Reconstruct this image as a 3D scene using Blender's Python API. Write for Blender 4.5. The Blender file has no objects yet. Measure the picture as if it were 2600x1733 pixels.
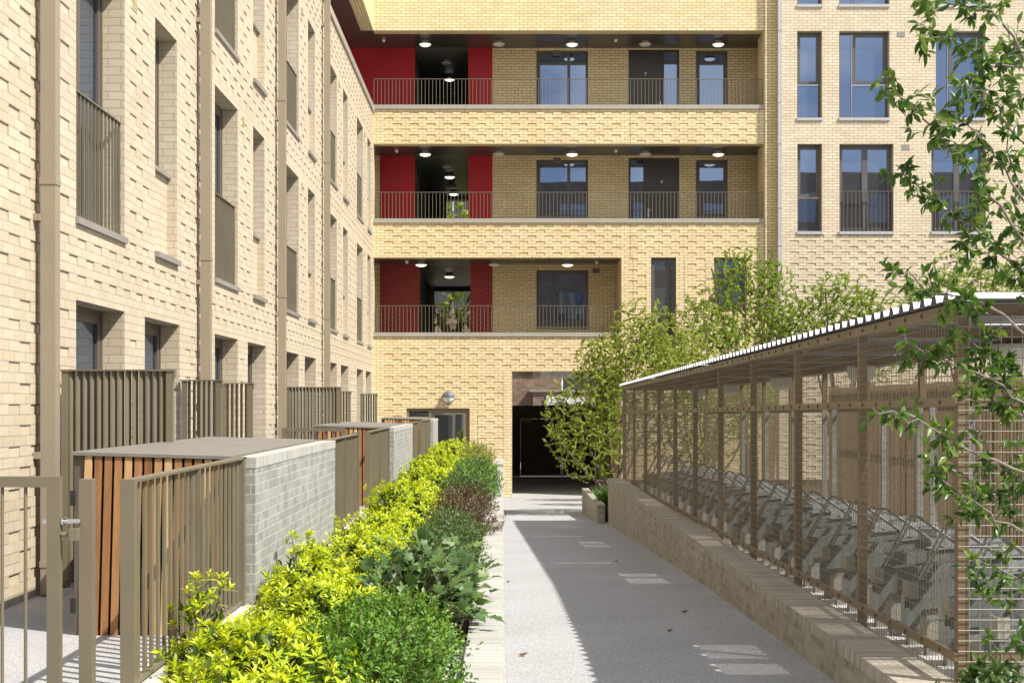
import bpy, math, random
import numpy as np
from mathutils import Vector

# ------------------------------------------------------------------ camera, sky, sun, exposure
H = 2.48                      # camera height over the ground at the far gate; z below is measured from the camera
scene = bpy.context.scene
COL = scene.collection
cam = bpy.data.cameras.new("camera")
cam.sensor_width = 36.0
cam.lens = 48.68
cam.shift_x = 0.0092
cam.shift_y = 0.0613
cam.clip_start = 0.1
cam.clip_end = 2000
camo = bpy.data.objects.new("camera", cam)
camo.location = (0, 0, H)
camo.rotation_euler = (math.radians(90), 0, 0)
COL.objects.link(camo)
scene.camera = camo

SUNV = Vector((-1.0, 0.60, -1.32)).normalized()
el = math.asin(-SUNV.z)
world = bpy.data.worlds.new("World")
scene.world = world
world.use_nodes = True
wn = world.node_tree
wn.nodes.clear()
wo = wn.nodes.new("ShaderNodeOutputWorld")
bg = wn.nodes.new("ShaderNodeBackground")
bg.inputs["Strength"].default_value = 0.105
sky = wn.nodes.new("ShaderNodeTexSky")
sky.sky_type = 'NISHITA'
sky.sun_disc = False
sky.sun_elevation = el
sky.sun_rotation = math.atan2(-SUNV.x, -SUNV.y)
tc = wn.nodes.new("ShaderNodeTexCoord")
mp = wn.nodes.new("ShaderNodeMapping")
mp.inputs["Scale"].default_value = (1.0, 1.0, 2.2)
cn = wn.nodes.new("ShaderNodeTexNoise")
cn.inputs["Scale"].default_value = 3.4
cn.inputs["Detail"].default_value = 7
cn.inputs["Roughness"].default_value = 0.55
cr = wn.nodes.new("ShaderNodeValToRGB")
cr.color_ramp.elements[0].position = 0.48
cr.color_ramp.elements[0].color = (0.16, 0.16, 0.16, 1)
cr.color_ramp.elements[1].position = 0.58
cr.color_ramp.elements[1].color = (0.85, 0.85, 0.85, 1)
mx = wn.nodes.new("ShaderNodeMixRGB")
mx.inputs["Color2"].default_value = (11.0, 10.8, 10.4, 1)
wn.links.new(tc.outputs["Generated"], mp.inputs["Vector"])
wn.links.new(mp.outputs["Vector"], cn.inputs["Vector"])
wn.links.new(cn.outputs["Fac"], cr.inputs["Fac"])
wn.links.new(cr.outputs["Color"], mx.inputs["Fac"])
wn.links.new(sky.outputs["Color"], mx.inputs["Color1"])
wn.links.new(mx.outputs["Color"], bg.inputs["Color"])
wn.links.new(bg.outputs["Background"], wo.inputs["Surface"])

sun = bpy.data.lights.new("sun", 'SUN')
sun.energy = 5.0
sun.angle = math.radians(0.5)
sun.color = (1.0, 0.955, 0.88)
suno = bpy.data.objects.new("sun", sun)
suno.rotation_euler = SUNV.to_track_quat('-Z', 'Y').to_euler()
COL.objects.link(suno)

scene.view_settings.view_transform = 'Standard'
scene.view_settings.look = 'None'
scene.view_settings.exposure = 0.50
scene.view_settings.gamma = 1.0
scene.view_settings.use_curve_mapping = False
scene.render.engine = 'CYCLES'
scene.cycles.use_adaptive_sampling = True
scene.cycles.use_denoising = True
scene.cycles.max_bounces = 7
scene.cycles.diffuse_bounces = 4
scene.cycles.glossy_bounces = 4
scene.cycles.transparent_max_bounces = 8
random.seed(7)
RNG = np.random.default_rng(11)

# ------------------------------------------------------------------ materials
def new_mat(name):
    m = bpy.data.materials.new(name)
    m.use_nodes = True
    nt = m.node_tree
    b = nt.nodes["Principled BSDF"]
    return m, nt, b

def N(nt, t, **kw):
    n = nt.nodes.new(t)
    for k, v in kw.items():
        n.inputs[k].default_value = v
    return n

def ramp(nt, stops):
    r = nt.nodes.new("ShaderNodeValToRGB")
    e = r.color_ramp.elements
    e[0].position, e[0].color = stops[0][0], (*stops[0][1], 1)
    e[1].position, e[1].color = stops[-1][0], (*stops[-1][1], 1)
    for p, c in stops[1:-1]:
        x = e.new(p)
        x.color = (*c, 1)
    return r

def uvnode(nt):
    return nt.nodes.new("ShaderNodeUVMap")

def brick_mat(name, c1, c2, mortar, bw=0.225, rh=0.075, ms=0.005, rough=0.8, stain=0.16, freq=0.9, bump=0.5, offset=0.5, dark=None):
    m, nt, b = new_mat(name)
    L = nt.links.new
    uv = uvnode(nt)
    br = nt.nodes.new("ShaderNodeTexBrick")
    br.offset = offset
    br.inputs["Color1"].default_value = (*c1, 1)
    br.inputs["Color2"].default_value = (*c2, 1)
    br.inputs["Mortar"].default_value = (*mortar, 1)
    br.inputs["Scale"].default_value = 1.0
    br.inputs["Mortar Size"].default_value = ms
    br.inputs["Mortar Smooth"].default_value = 0.15
    br.inputs["Brick Width"].default_value = bw
    br.inputs["Row Height"].default_value = rh
    L(uv.outputs["UV"], br.inputs["Vector"])
    n1 = N(nt, "ShaderNodeTexNoise", Scale=freq, Detail=5.0, Roughness=0.6)
    L(uv.outputs["UV"], n1.inputs["Vector"])
    r1 = ramp(nt, [(0.3, (1 - stain,) * 3), (0.7, (1.0, 1.0, 1.0))])
    L(n1.outputs["Fac"], r1.inputs["Fac"])
    n2 = N(nt, "ShaderNodeTexNoise", Scale=38.0, Detail=4.0, Roughness=0.7)
    L(uv.outputs["UV"], n2.inputs["Vector"])
    r2 = ramp(nt, [(0.3, (0.86, 0.86, 0.86)), (0.7, (1.06, 1.06, 1.06))])
    L(n2.outputs["Fac"], r2.inputs["Fac"])
    m1 = N(nt, "ShaderNodeMixRGB", Fac=1.0)
    m1.blend_type = 'MULTIPLY'
    L(br.outputs["Color"], m1.inputs["Color1"])
    L(r1.outputs["Color"], m1.inputs["Color2"])
    m2 = N(nt, "ShaderNodeMixRGB", Fac=1.0)
    m2.blend_type = 'MULTIPLY'
    L(m1.outputs["Color"], m2.inputs["Color1"])
    L(r2.outputs["Color"], m2.inputs["Color2"])
    L(m2.outputs["Color"], b.inputs["Base Color"])
    b.inputs["Roughness"].default_value = rough
    b.inputs["Specular IOR Level"].default_value = 0.25
    sub = N(nt, "ShaderNodeMath")
    sub.operation = 'SUBTRACT'
    sub.inputs[0].default_value = 1.0
    L(br.outputs["Fac"], sub.inputs[1])
    mul = N(nt, "ShaderNodeMath")
    mul.operation = 'MULTIPLY_ADD'
    L(n2.outputs["Fac"], mul.inputs[0])
    mul.inputs[1].default_value = 0.25
    L(sub.outputs[0], mul.inputs[2])
    bp = N(nt, "ShaderNodeBump", Strength=bump, Distance=0.004)
    L(mul.outputs[0], bp.inputs["Height"])
    L(bp.outputs["Normal"], b.inputs["Normal"])
    return m

def plain_mat(name, col, rough=0.5, metal=0.0, spec=0.5, noise=0.0, nscale=6.0, bump=0.0, bscale=60.0):
    m, nt, b = new_mat(name)
    L = nt.links.new
    b.inputs["Base Color"].default_value = (*col, 1)
    b.inputs["Roughness"].default_value = rough
    b.inputs["Metallic"].default_value = metal
    b.inputs["Specular IOR Level"].default_value = spec
    tcn = nt.nodes.new("ShaderNodeTexCoord")
    if noise > 0:
        n = N(nt, "ShaderNodeTexNoise", Scale=nscale, Detail=6.0, Roughness=0.62)
        L(tcn.outputs["Object"], n.inputs["Vector"])
        r = ramp(nt, [(0.28, tuple(c * (1 - noise) for c in col)), (0.72, tuple(min(1, c * (1 + noise)) for c in col))])
        L(n.outputs["Fac"], r.inputs["Fac"])
        L(r.outputs["Color"], b.inputs["Base Color"])
        r3 = ramp(nt, [(0.3, (max(0, rough - 0.1),) * 3), (0.7, (min(1, rough + 0.12),) * 3)])
        L(n.outputs["Fac"], r3.inputs["Fac"])
        L(r3.outputs["Color"], b.inputs["Roughness"])
    if bump > 0:
        n = N(nt, "ShaderNodeTexNoise", Scale=bscale, Detail=4.0)
        L(tcn.outputs["Object"], n.inputs["Vector"])
        bp = N(nt, "ShaderNodeBump", Strength=bump, Distance=0.01)
        L(n.outputs["Fac"], bp.inputs["Height"])
        L(bp.outputs["Normal"], b.inputs["Normal"])
    return m

def gravel_mat(name, dark, mid, light, scale=220.0):
    m, nt, b = new_mat(name)
    L = nt.links.new
    uv = uvnode(nt)
    v = N(nt, "ShaderNodeTexVoronoi", Scale=scale * 0.55)
    L(uv.outputs["UV"], v.inputs["Vector"])
    sep = nt.nodes.new("ShaderNodeSeparateColor")
    L(v.outputs["Color"], sep.inputs["Color"])
    r = ramp(nt, [(0.0, dark), (0.45, mid), (1.0, light)])
    L(sep.outputs["Red"], r.inputs["Fac"])
    n1 = N(nt, "ShaderNodeTexNoise", Scale=0.9, Detail=6.0, Roughness=0.6)
    L(uv.outputs["UV"], n1.inputs["Vector"])
    r1 = ramp(nt, [(0.3, (0.88, 0.87, 0.86)), (0.7, (1.04, 1.04, 1.04))])
    L(n1.outputs["Fac"], r1.inputs["Fac"])
    mm = N(nt, "ShaderNodeMixRGB", Fac=1.0)
    mm.blend_type = 'MULTIPLY'
    L(r.outputs["Color"], mm.inputs["Color1"])
    L(r1.outputs["Color"], mm.inputs["Color2"])
    L(mm.outputs["Color"], b.inputs["Base Color"])
    b.inputs["Roughness"].default_value = 0.9
    b.inputs["Specular IOR Level"].default_value = 0.2
    bp = N(nt, "ShaderNodeBump", Strength=0.5, Distance=0.004)
    L(v.outputs["Distance"], bp.inputs["Height"])
    L(bp.outputs["Normal"], b.inputs["Normal"])
    return m

def glass_mat(name, base=(0.012, 0.014, 0.016), refl=0.38, tint=(0.86, 0.93, 1.0)):
    m, nt, b = new_mat(name)
    L = nt.links.new
    b.inputs["Base Color"].default_value = (*base, 1)
    b.inputs["Roughness"].default_value = 0.5
    g = nt.nodes.new("ShaderNodeBsdfGlossy")
    g.inputs["Color"].default_value = (*tint, 1)
    g.inputs["Roughness"].default_value = 0.012
    tcn = nt.nodes.new("ShaderNodeTexCoord")
    n = N(nt, "ShaderNodeTexNoise", Scale=0.7, Detail=1.0)
    L(tcn.outputs["Object"], n.inputs["Vector"])
    bp = N(nt, "ShaderNodeBump", Strength=0.05, Distance=0.05)
    L(n.outputs["Fac"], bp.inputs["Height"])
    L(bp.outputs["Normal"], g.inputs["Normal"])
    lw = N(nt, "ShaderNodeLayerWeight", Blend=0.25)
    r = ramp(nt, [(0.0, (refl,) * 3), (1.0, (0.95,) * 3)])
    L(lw.outputs["Fresnel"], r.inputs["Fac"])
    mixs = nt.nodes.new("ShaderNodeMixShader")
    L(r.outputs["Color"], mixs.inputs["Fac"])
    L(b.outputs["BSDF"], mixs.inputs[1])
    L(g.outputs["BSDF"], mixs.inputs[2])
    L(mixs.outputs["Shader"], nt.nodes["Material Output"].inputs["Surface"])
    return m

def leaf_mat(name, stops, trans=0.35, rough=0.42, gain=1.0):
    """hue runs over each leaf's own random number, kept in the UV map"""
    m, nt, b = new_mat(name)
    L = nt.links.new
    uv = uvnode(nt)
    sp = nt.nodes.new("ShaderNodeSeparateXYZ")
    L(uv.outputs["UV"], sp.inputs["Vector"])
    r = ramp(nt, stops)
    L(sp.outputs["X"], r.inputs["Fac"])
    L(r.outputs["Color"], b.inputs["Base Color"])
    b.inputs["Roughness"].default_value = rough
    b.inputs["Specular IOR Level"].default_value = 0.45
    t = nt.nodes.new("ShaderNodeBsdfTranslucent")
    hs = N(nt, "ShaderNodeHueSaturation", Saturation=1.1, Value=1.25)
    hs.inputs["Hue"].default_value = 0.485
    L(r.outputs["Color"], hs.inputs["Color"])
    L(hs.outputs["Color"], t.inputs["Color"])
    mixs = N(nt, "ShaderNodeMixShader", Fac=trans)
    L(b.outputs["BSDF"], mixs.inputs[1])
    L(t.outputs["BSDF"], mixs.inputs[2])
    L(mixs.outputs["Shader"], nt.nodes["Material Output"].inputs["Surface"])
    return m

def wood_mat(name):
    m, nt, b = new_mat(name)
    L = nt.links.new
    uv = uvnode(nt)
    sp = nt.nodes.new("ShaderNodeSeparateXYZ")
    L(uv.outputs["UV"], sp.inputs["Vector"])
    d = N(nt, "ShaderNodeMath"); d.operation = 'DIVIDE'
    L(sp.outputs["X"], d.inputs[0]); d.inputs[1].default_value = 0.0612
    f = N(nt, "ShaderNodeMath"); f.operation = 'FLOOR'
    L(d.outputs[0], f.inputs[0])
    w = nt.nodes.new("ShaderNodeTexWhiteNoise"); w.noise_dimensions = '1D'
    L(f.outputs[0], w.inputs["W"])
    r = ramp(nt, [(0.0, (0.24, 0.105, 0.04)), (0.4, (0.40, 0.205, 0.085)), (0.7, (0.55, 0.33, 0.15)), (1.0, (0.70, 0.50, 0.25))])
    L(w.outputs["Value"], r.inputs["Fac"])
    mpn = N(nt, "ShaderNodeMapping"); mpn.inputs["Scale"].default_value = (90, 4, 1)
    L(uv.outputs["UV"], mpn.inputs["Vector"])
    n = N(nt, "ShaderNodeTexNoise", Scale=1.0, Detail=6.0, Roughness=0.65)
    L(mpn.outputs["Vector"], n.inputs["Vector"])
    r2 = ramp(nt, [(0.3, (0.66, 0.62, 0.58)), (0.7, (1.1, 1.1, 1.1))])
    L(n.outputs["Fac"], r2.inputs["Fac"])
    mm = N(nt, "ShaderNodeMixRGB", Fac=1.0); mm.blend_type = 'MULTIPLY'
    L(r.outputs["Color"], mm.inputs["Color1"]); L(r2.outputs["Color"], mm.inputs["Color2"])
    L(mm.outputs["Color"], b.inputs["Base Color"])
    b.inputs["Roughness"].default_value = 0.62
    return m

def panel_mat(name, col, pitch, axis, rough=0.3, seam=0.035):
    """coated panels with thin open joints"""
    m, nt, b = new_mat(name)
    L = nt.links.new
    uv = uvnode(nt)
    sp = nt.nodes.new("ShaderNodeSeparateXYZ")
    L(uv.outputs["UV"], sp.inputs["Vector"])
    d = N(nt, "ShaderNodeMath"); d.operation = 'DIVIDE'
    L(sp.outputs[axis], d.inputs[0]); d.inputs[1].default_value = pitch
    f = N(nt, "ShaderNodeMath"); f.operation = 'FRACT'
    L(d.outputs[0], f.inputs[0])
    r = ramp(nt, [(0.0, tuple(c * 0.25 for c in col)), (seam, tuple(c * 0.25 for c in col)), (seam + 0.004, col), (1.0, col)])
    L(f.outputs[0], r.inputs["Fac"])
    L(r.outputs["Color"], b.inputs["Base Color"])
    b.inputs["Roughness"].default_value = rough
    b.inputs["Specular IOR Level"].default_value = 0.7
    return m

def emit_mat(name, col, strength):
    m, nt, b = new_mat(name)
    b.inputs["Base Color"].default_value = (0.8, 0.8, 0.75, 1)
    b.inputs["Emission Color"].default_value = (*col, 1)
    b.inputs["Emission Strength"].default_value = strength
    return m

M = {}
M['brick_left'] = brick_mat("buff_brick_terrace", (0.61, 0.525, 0.395), (0.545, 0.455, 0.325), (0.40, 0.345, 0.26), ms=0.005, stain=0.10)
M['brick_back'] = brick_mat("buff_brick_gallery", (0.85, 0.705, 0.435), (0.74, 0.59, 0.335), (0.27, 0.19, 0.09), ms=0.006, stain=0.09)
M['brick_right'] = brick_mat("buff_brick_block", (0.76, 0.66, 0.50), (0.65, 0.55, 0.395), (0.30, 0.24, 0.16), ms=0.006, stain=0.09)
M['brick_red'] = brick_mat("red_glazed_brick", (0.36, 0.022, 0.028), (0.28, 0.014, 0.02), (0.30, 0.17, 0.12), rough=0.3, bump=0.4)
M['brick_grey'] = brick_mat("grey_slim_brick", (0.46, 0.455, 0.44), (0.33, 0.33, 0.32), (0.56, 0.54, 0.48), bw=0.11, rh=0.061, ms=0.006, stain=0.34, freq=4.5, bump=0.9)
M['coping_grey'] = brick_mat("grey_brick_on_edge", (0.58, 0.565, 0.52), (0.42, 0.41, 0.38), (0.55, 0.52, 0.46), bw=0.5, rh=0.033, ms=0.0025, stain=0.18, freq=2.0, bump=0.9, offset=0.0)
M['brick_low'] = brick_mat("warm_grey_slim_brick", (0.48, 0.44, 0.365), (0.31, 0.275, 0.22), (0.47, 0.40, 0.28), bw=0.11, rh=0.061, ms=0.007, stain=0.2, freq=2.2, bump=0.9)
M['coping_low'] = brick_mat("warm_brick_on_edge", (0.54, 0.49, 0.41), (0.33, 0.295, 0.24), (0.47, 0.41, 0.30), bw=0.5, rh=0.033, ms=0.003, stain=0.18, freq=2.0, bump=1.0, offset=0.0)
M['brick_dark'] = brick_mat("old_brown_brick", (0.30, 0.19, 0.13), (0.13, 0.085, 0.07), (0.42, 0.36, 0.29), bw=0.225, rh=0.075, ms=0.007, stain=0.3)
M['bronze'] = plain_mat("bronze_painted_metal", (0.175, 0.148, 0.10), 0.42, 0.0, 0.5, 0.07, 3.0)
M['bronze_dark'] = plain_mat("dark_bronze_frame", (0.105, 0.09, 0.072), 0.38, 0.0, 0.5, 0.06, 3.0)
M['sill'] = plain_mat("grey_brown_metal_sill", (0.27, 0.25, 0.225), 0.38, 0.0, 0.5, 0.06, 4.0)
M['coping_metal'] = plain_mat("taupe_metal_coping", (0.36, 0.335, 0.285), 0.4, 0.0, 0.5, 0.05, 2.0)
M['pipe'] = plain_mat("taupe_downpipe", (0.29, 0.245, 0.18), 0.42, 0.0, 0.5, 0.05, 2.0)
M['pipe_grey'] = plain_mat("grey_downpipe", (0.42, 0.42, 0.43), 0.4, 0.0, 0.5, 0.05, 2.0)
M['frame_grey'] = plain_mat("grey_brown_window_frame", (0.105, 0.098, 0.095), 0.35, 0.0, 0.5, 0.05, 3.0)
M['red'] = plain_mat("red_render", (0.40, 0.014, 0.022), 0.55, 0.0, 0.35, 0.06, 1.5)
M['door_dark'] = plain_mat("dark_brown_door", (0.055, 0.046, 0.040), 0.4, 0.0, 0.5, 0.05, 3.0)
M['soffit'] = panel_mat("dark_soffit_panels", (0.075, 0.062, 0.052), 0.235, "X", 0.32, 0.03)
M['soffit_corr'] = panel_mat("grey_green_soffit_boards", (0.17, 0.18, 0.155), 0.22, "Y", 0.35, 0.03)
M['deck'] = plain_mat("deck_slab", (0.35, 0.33, 0.30), 0.8, 0, 0.3, 0.1, 4)
M['dark'] = plain_mat("dark_lining", (0.03, 0.028, 0.025), 0.6)
M['gate_dark'] = plain_mat("dark_gate_panel", (0.11, 0.095, 0.08), 0.5, 0, 0.4, 0.15, 3)
M['glass'] = glass_mat("reflecting_window_glass", refl=0.28, tint=(0.50, 0.66, 1.0))
M['glass_dark'] = glass_mat("shaded_window_glass", refl=0.22)
M['glass_far'] = glass_mat("far_window_glass", base=(0.05, 0.06, 0.07), refl=0.3)
M['white'] = plain_mat("white_paint", (0.80, 0.80, 0.78), 0.5, 0, 0.4, 0.04, 5)
M['number'] = plain_mat("white_numeral", (0.85, 0.85, 0.85), 0.4)
M['black'] = plain_mat("black_lettering", (0.02, 0.02, 0.02), 0.5)
M['steel'] = plain_mat("brushed_steel", (0.62, 0.62, 0.62), 0.3, 1.0)
M['galv'] = plain_mat("galvanised_steel", (0.30, 0.295, 0.275), 0.45, 0.3, 0.5, 0.18, 9.0)
M['galv_sunlit'] = plain_mat("sunlit_galvanised_tray", (0.42, 0.44, 0.46), 0.4, 0.4, 0.5, 0.15, 9.0)  # zinc lightened so the tray tops look sunlit
M['galv_dull'] = plain_mat("dull_galvanised_channel", (0.19, 0.205, 0.20), 0.5, 0.3, 0.5, 0.15, 7.0)
M['lamp_rim'] = plain_mat("cream_lamp_rim", (0.62, 0.58, 0.48), 0.45)
M['lamp_on'] = emit_mat("lit_diffuser", (1.0, 0.93, 0.80), 1.25)
M['lamp_off'] = plain_mat("unlit_diffuser", (0.66, 0.63, 0.56), 0.35)
M['lamp_grey'] = plain_mat("grey_bulkhead_body", (0.13, 0.14, 0.17), 0.5, 0.0)
M['lamp_glass'] = plain_mat("opal_bulkhead_glass", (0.72, 0.74, 0.72), 0.2)
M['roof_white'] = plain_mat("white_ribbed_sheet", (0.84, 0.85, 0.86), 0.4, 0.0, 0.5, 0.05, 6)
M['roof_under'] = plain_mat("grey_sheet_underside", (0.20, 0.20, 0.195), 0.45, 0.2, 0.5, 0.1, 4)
M['shelter'] = plain_mat("tan_painted_steel", (0.18, 0.128, 0.072), 0.45, 0.0, 0.5, 0.09, 4.0)
M['wire'] = plain_mat("tan_coated_wire", (0.25, 0.20, 0.13), 0.45, 0.0, 0.5)
M['wire_end'] = plain_mat("sunlit_end_wire", (0.30, 0.275, 0.225), 0.4, 0.2, 0.5)  # lighter than the side wire; sunlight on the end panel put into the colour
M['wood'] = wood_mat("cedar_slats")
M['lid'] = plain_mat("grey_brown_metal_lid", (0.20, 0.185, 0.165), 0.5, 0.0, 0.5, 0.10, 14.0, 0.05, 120)
M['gravel'] = gravel_mat("resin_bound_gravel", (0.20, 0.198, 0.196), (0.385, 0.385, 0.39), (0.56, 0.56, 0.57), 420)
M['gravel_wide'] = gravel_mat("pale_paving", (0.30, 0.29, 0.28), (0.44, 0.43, 0.42), (0.58, 0.57, 0.56), 120)
M['concrete'] = plain_mat("pale_concrete_slab", (0.52, 0.51, 0.49), 0.8, 0, 0.3, 0.12, 2.5, 0.3, 50)
M['soil'] = plain_mat("dark_soil", (0.06, 0.042, 0.028), 0.95, 0, 0.2, 0.4, 14.0, 0.9, 30)
M['stone'] = plain_mat("pale_stone_kerb", (0.50, 0.48, 0.44), 0.75, 0, 0.3, 0.12, 8, 0.3, 70)
M['bark'] = plain_mat("grey_brown_bark", (0.15, 0.115, 0.085), 0.8, 0, 0.3, 0.35, 18, 0.6, 60)
M['bark_pale'] = plain_mat("pale_grey_bark", (0.21, 0.175, 0.145), 0.6, 0, 0.4, 0.35, 30, 0.5, 80)
M['twig'] = plain_mat("green_brown_twig", (0.14, 0.12, 0.05), 0.7)
M['leaf_yellow'] = leaf_mat("lime_yellow_leaves", [(0.0, (0.16, 0.28, 0.02)), (0.3, (0.40, 0.52, 0.022)), (0.7, (0.60, 0.66, 0.035)), (1.0, (0.74, 0.72, 0.09))], 0.36)
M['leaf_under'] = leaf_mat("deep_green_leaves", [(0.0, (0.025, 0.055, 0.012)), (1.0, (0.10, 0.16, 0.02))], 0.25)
M['leaf_bright'] = leaf_mat("fresh_green_leaves", [(0.0, (0.055, 0.14, 0.02)), (0.5, (0.115, 0.25, 0.03)), (1.0, (0.22, 0.36, 0.06))], 0.3)
M['leaf_fat'] = leaf_mat("glossy_lobed_leaves", [(0.0, (0.035, 0.085, 0.02)), (0.6, (0.075, 0.15, 0.035)), (1.0, (0.16, 0.24, 0.06))], 0.22, 0.48)
M['leaf_dark'] = leaf_mat("small_dark_green_leaves", [(0.0, (0.035, 0.075, 0.022)), (0.6, (0.09, 0.16, 0.04)), (1.0, (0.17, 0.25, 0.07))], 0.28)
M['leaf_purple'] = leaf_mat("purple_brown_leaves", [(0.0, (0.06, 0.03, 0.022)), (0.6, (0.13, 0.07, 0.045)), (1.0, (0.16, 0.17, 0.06))], 0.25)
M['leaf_mixed'] = leaf_mat("yellow_green_tip_leaves", [(0.0, (0.08, 0.15, 0.03)), (0.6, (0.26, 0.32, 0.06)), (1.0, (0.52, 0.36, 0.10))], 0.28)
M['leaf_birch'] = leaf_mat("birch_leaves", [(0.0, (0.16, 0.24, 0.035)), (0.5, (0.34, 0.42, 0.07)), (1.0, (0.54, 0.58, 0.18))], 0.48)
M['leaf_tree'] = leaf_mat("garden_tree_leaves", [(0.0, (0.12, 0.21, 0.028)), (0.5, (0.25, 0.36, 0.05)), (1.0, (0.40, 0.50, 0.10))], 0.44)
M['leaf_cherry'] = leaf_mat("cherry_leaves", [(0.0, (0.035, 0.085, 0.014)), (0.6, (0.075, 0.155, 0.024)), (1.0, (0.16, 0.24, 0.045))], 0.38, 0.34)
M['grass'] = leaf_mat("tufted_grass", [(0.0, (0.04, 0.10, 0.015)), (1.0, (0.12, 0.24, 0.04))], 0.3)
M['dead_leaf'] = plain_mat("dry_brown_leaf", (0.11, 0.06, 0.035), 0.7)

# ------------------------------------------------------------------ mesh helpers
class MB:
    """collects faces in metres; z is given from the camera's level and shifted by H on build"""
    def __init__(s):
        s.v, s.f, s.mi, s.uv = [], [], [], []
    def face(s, pts, mi=0, uv=None):
        i = len(s.v)
        s.v += [tuple(p) for p in pts]
        s.f.append(tuple(range(i, i + len(pts))))
        s.mi.append(mi)
        s.uv.append(uv)
    def box(s, x0, x1, y0, y1, z0, z1, mi=0):
        if x0 > x1: x0, x1 = x1, x0
        if y0 > y1: y0, y1 = y1, y0
        if z0 > z1: z0, z1 = z1, z0
        a = [(x0, y0, z0), (x1, y0, z0), (x1, y1, z0), (x0, y1, z0), (x0, y0, z1), (x1, y0, z1), (x1, y1, z1), (x0, y1, z1)]
        for q in ((3, 2, 1, 0), (4, 5, 6, 7), (0, 1, 5, 4), (1, 2, 6, 5), (2, 3, 7, 6), (3, 0, 4, 7)):
            s.face([a[k] for k in q], mi)
    def pbox(s, P, u0, u1, v0, v1, d0, d1, mi=0):
        a, b = P(u0, v0, d0), P(u1, v1, d1)
        s.box(a[0], b[0], a[1], b[1], a[2], b[2], mi)
    def hexa(s, p, mi=0):
        for q in ((3, 2, 1, 0), (4, 5, 6, 7), (0, 1, 5, 4), (1, 2, 6, 5), (2, 3, 7, 6), (3, 0, 4, 7)):
            s.face([p[k] for k in q], mi)
    def tube(s, pts, r, n=6, mi=0, cap=True):
        pts = [Vector(p) for p in pts]
        rs = r if isinstance(r, (list, tuple)) else [r] * len(pts)
        rings = []
        up = Vector((0.0, 0.0, 1.0))
        for i, p in enumerate(pts):
            d = (pts[min(i + 1, len(pts) - 1)] - pts[max(i - 1, 0)])
            d = d.normalized() if d.length > 1e-9 else Vector((0, 0, 1))
            a = d.cross(up)
            if a.length < 1e-3: a = d.cross(Vector((1, 0, 0)))
            a.normalize()
            b = d.cross(a)
            rings.append([p + (a * math.cos(2 * math.pi * k / n) + b * math.sin(2 * math.pi * k / n)) * rs[i] for k in range(n)])
        i0 = len(s.v)
        for rg in rings:
            s.v += [tuple(q) for q in rg]
        for i in range(len(rings) - 1):
            for k in range(n):
                k2 = (k + 1) % n
                s.f.append((i0 + i * n + k, i0 + i * n + k2, i0 + (i + 1) * n + k2, i0 + (i + 1) * n + k))
                s.mi.append(mi); s.uv.append(None)
        if cap:
            s.f.append(tuple(i0 + k for k in range(n))[::-1]); s.mi.append(mi); s.uv.append(None)
            e = i0 + (len(rings) - 1) * n
            s.f.append(tuple(e + k for k in range(n))); s.mi.append(mi); s.uv.append(None)
    def lathe(s, c, prof, n=20, axis='z', mi=0):
        """prof: (radius, offset along the axis)"""
        i0 = len(s.v)
        for r, h in prof:
            for k in range(n):
                a = 2 * math.pi * k / n
                if axis == 'z':
                    s.v.append((c[0] + r * math.cos(a), c[1] + r * math.sin(a), c[2] + h))
                else:
                    s.v.append((c[0] + r * math.cos(a), c[1] + h, c[2] + r * math.sin(a)))
        for i in range(len(prof) - 1):
            for k in range(n):
                k2 = (k + 1) % n
                s.f.append((i0 + i * n + k, i0 + i * n + k2, i0 + (i + 1) * n + k2, i0 + (i + 1) * n + k))
                s.mi.append(mi); s.uv.append(None)
    def build(s, name, mats, parent=None, smooth=False, bevel=0.0):
        me = bpy.data.meshes.new(name)
        off = Vector((0, 0, H))
        if parent is not None:
            q = parent
            while q is not None:
                off -= q.location
                q = q.parent
        vs = [(x + off.x, y + off.y, z + off.z) for x, y, z in s.v]
        me.from_pydata(vs, [], s.f)
        if not isinstance(mats, (list, tuple)): mats = [mats]
        for m in mats: me.materials.append(m)
        me.polygons.foreach_set("material_index", s.mi)
        uvl = me.uv_layers.new(name="UVMap")
        co = np.array(s.v, dtype=float)
        uvs = np.zeros((len(me.loops), 2))
        for p in me.polygons:
            u = s.uv[p.index]
            if u is not None:
                for k, li in enumerate(p.loop_indices): uvs[li] = u[k]
                continue
            nx, ny, nz = (abs(t) for t in p.normal)
            if nx >= ny and nx >= nz: a, b = 1, 2
            elif ny >= nz: a, b = 0, 2
            else: a, b = 0, 1
            for li in p.loop_indices:
                c = co[me.loops[li].vertex_index]
                uvs[li] = (c[a], c[b])
        uvl.data.foreach_set("uv", uvs.ravel())
        if smooth:
            me.polygons.foreach_set("use_smooth", [True] * len(me.polygons))
        me.update()
        o = bpy.data.objects.new(name, me)
        COL.objects.link(o)
        if parent is not None: o.parent = parent
        if bevel > 0:
            md = o.modifiers.new("bevel", 'BEVEL')
            md.width = bevel; md.segments = 2; md.limit_method = 'ANGLE'
        return o

def tag(o, label=None, cat=None, group=None, kind=None):
    if label: o["label"] = label
    if cat: o["category"] = cat
    if group: o["group"] = group
    if kind: o["kind"] = kind
    return o

def thing(name, label, cat, loc=(0, 0, 0), group=None):
    o = bpy.data.objects.new(name, None)
    o.empty_display_size = 0.2
    o.location = (loc[0], loc[1], loc[2] + H)
    COL.objects.link(o)
    return tag(o, label, cat, group)

def copy_tree(o, parent=None):
    c = o.copy()
    COL.objects.link(c)
    if parent is not None: c.parent = parent
    for ch in list(o.children): copy_tree(ch, c)
    return c

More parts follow.
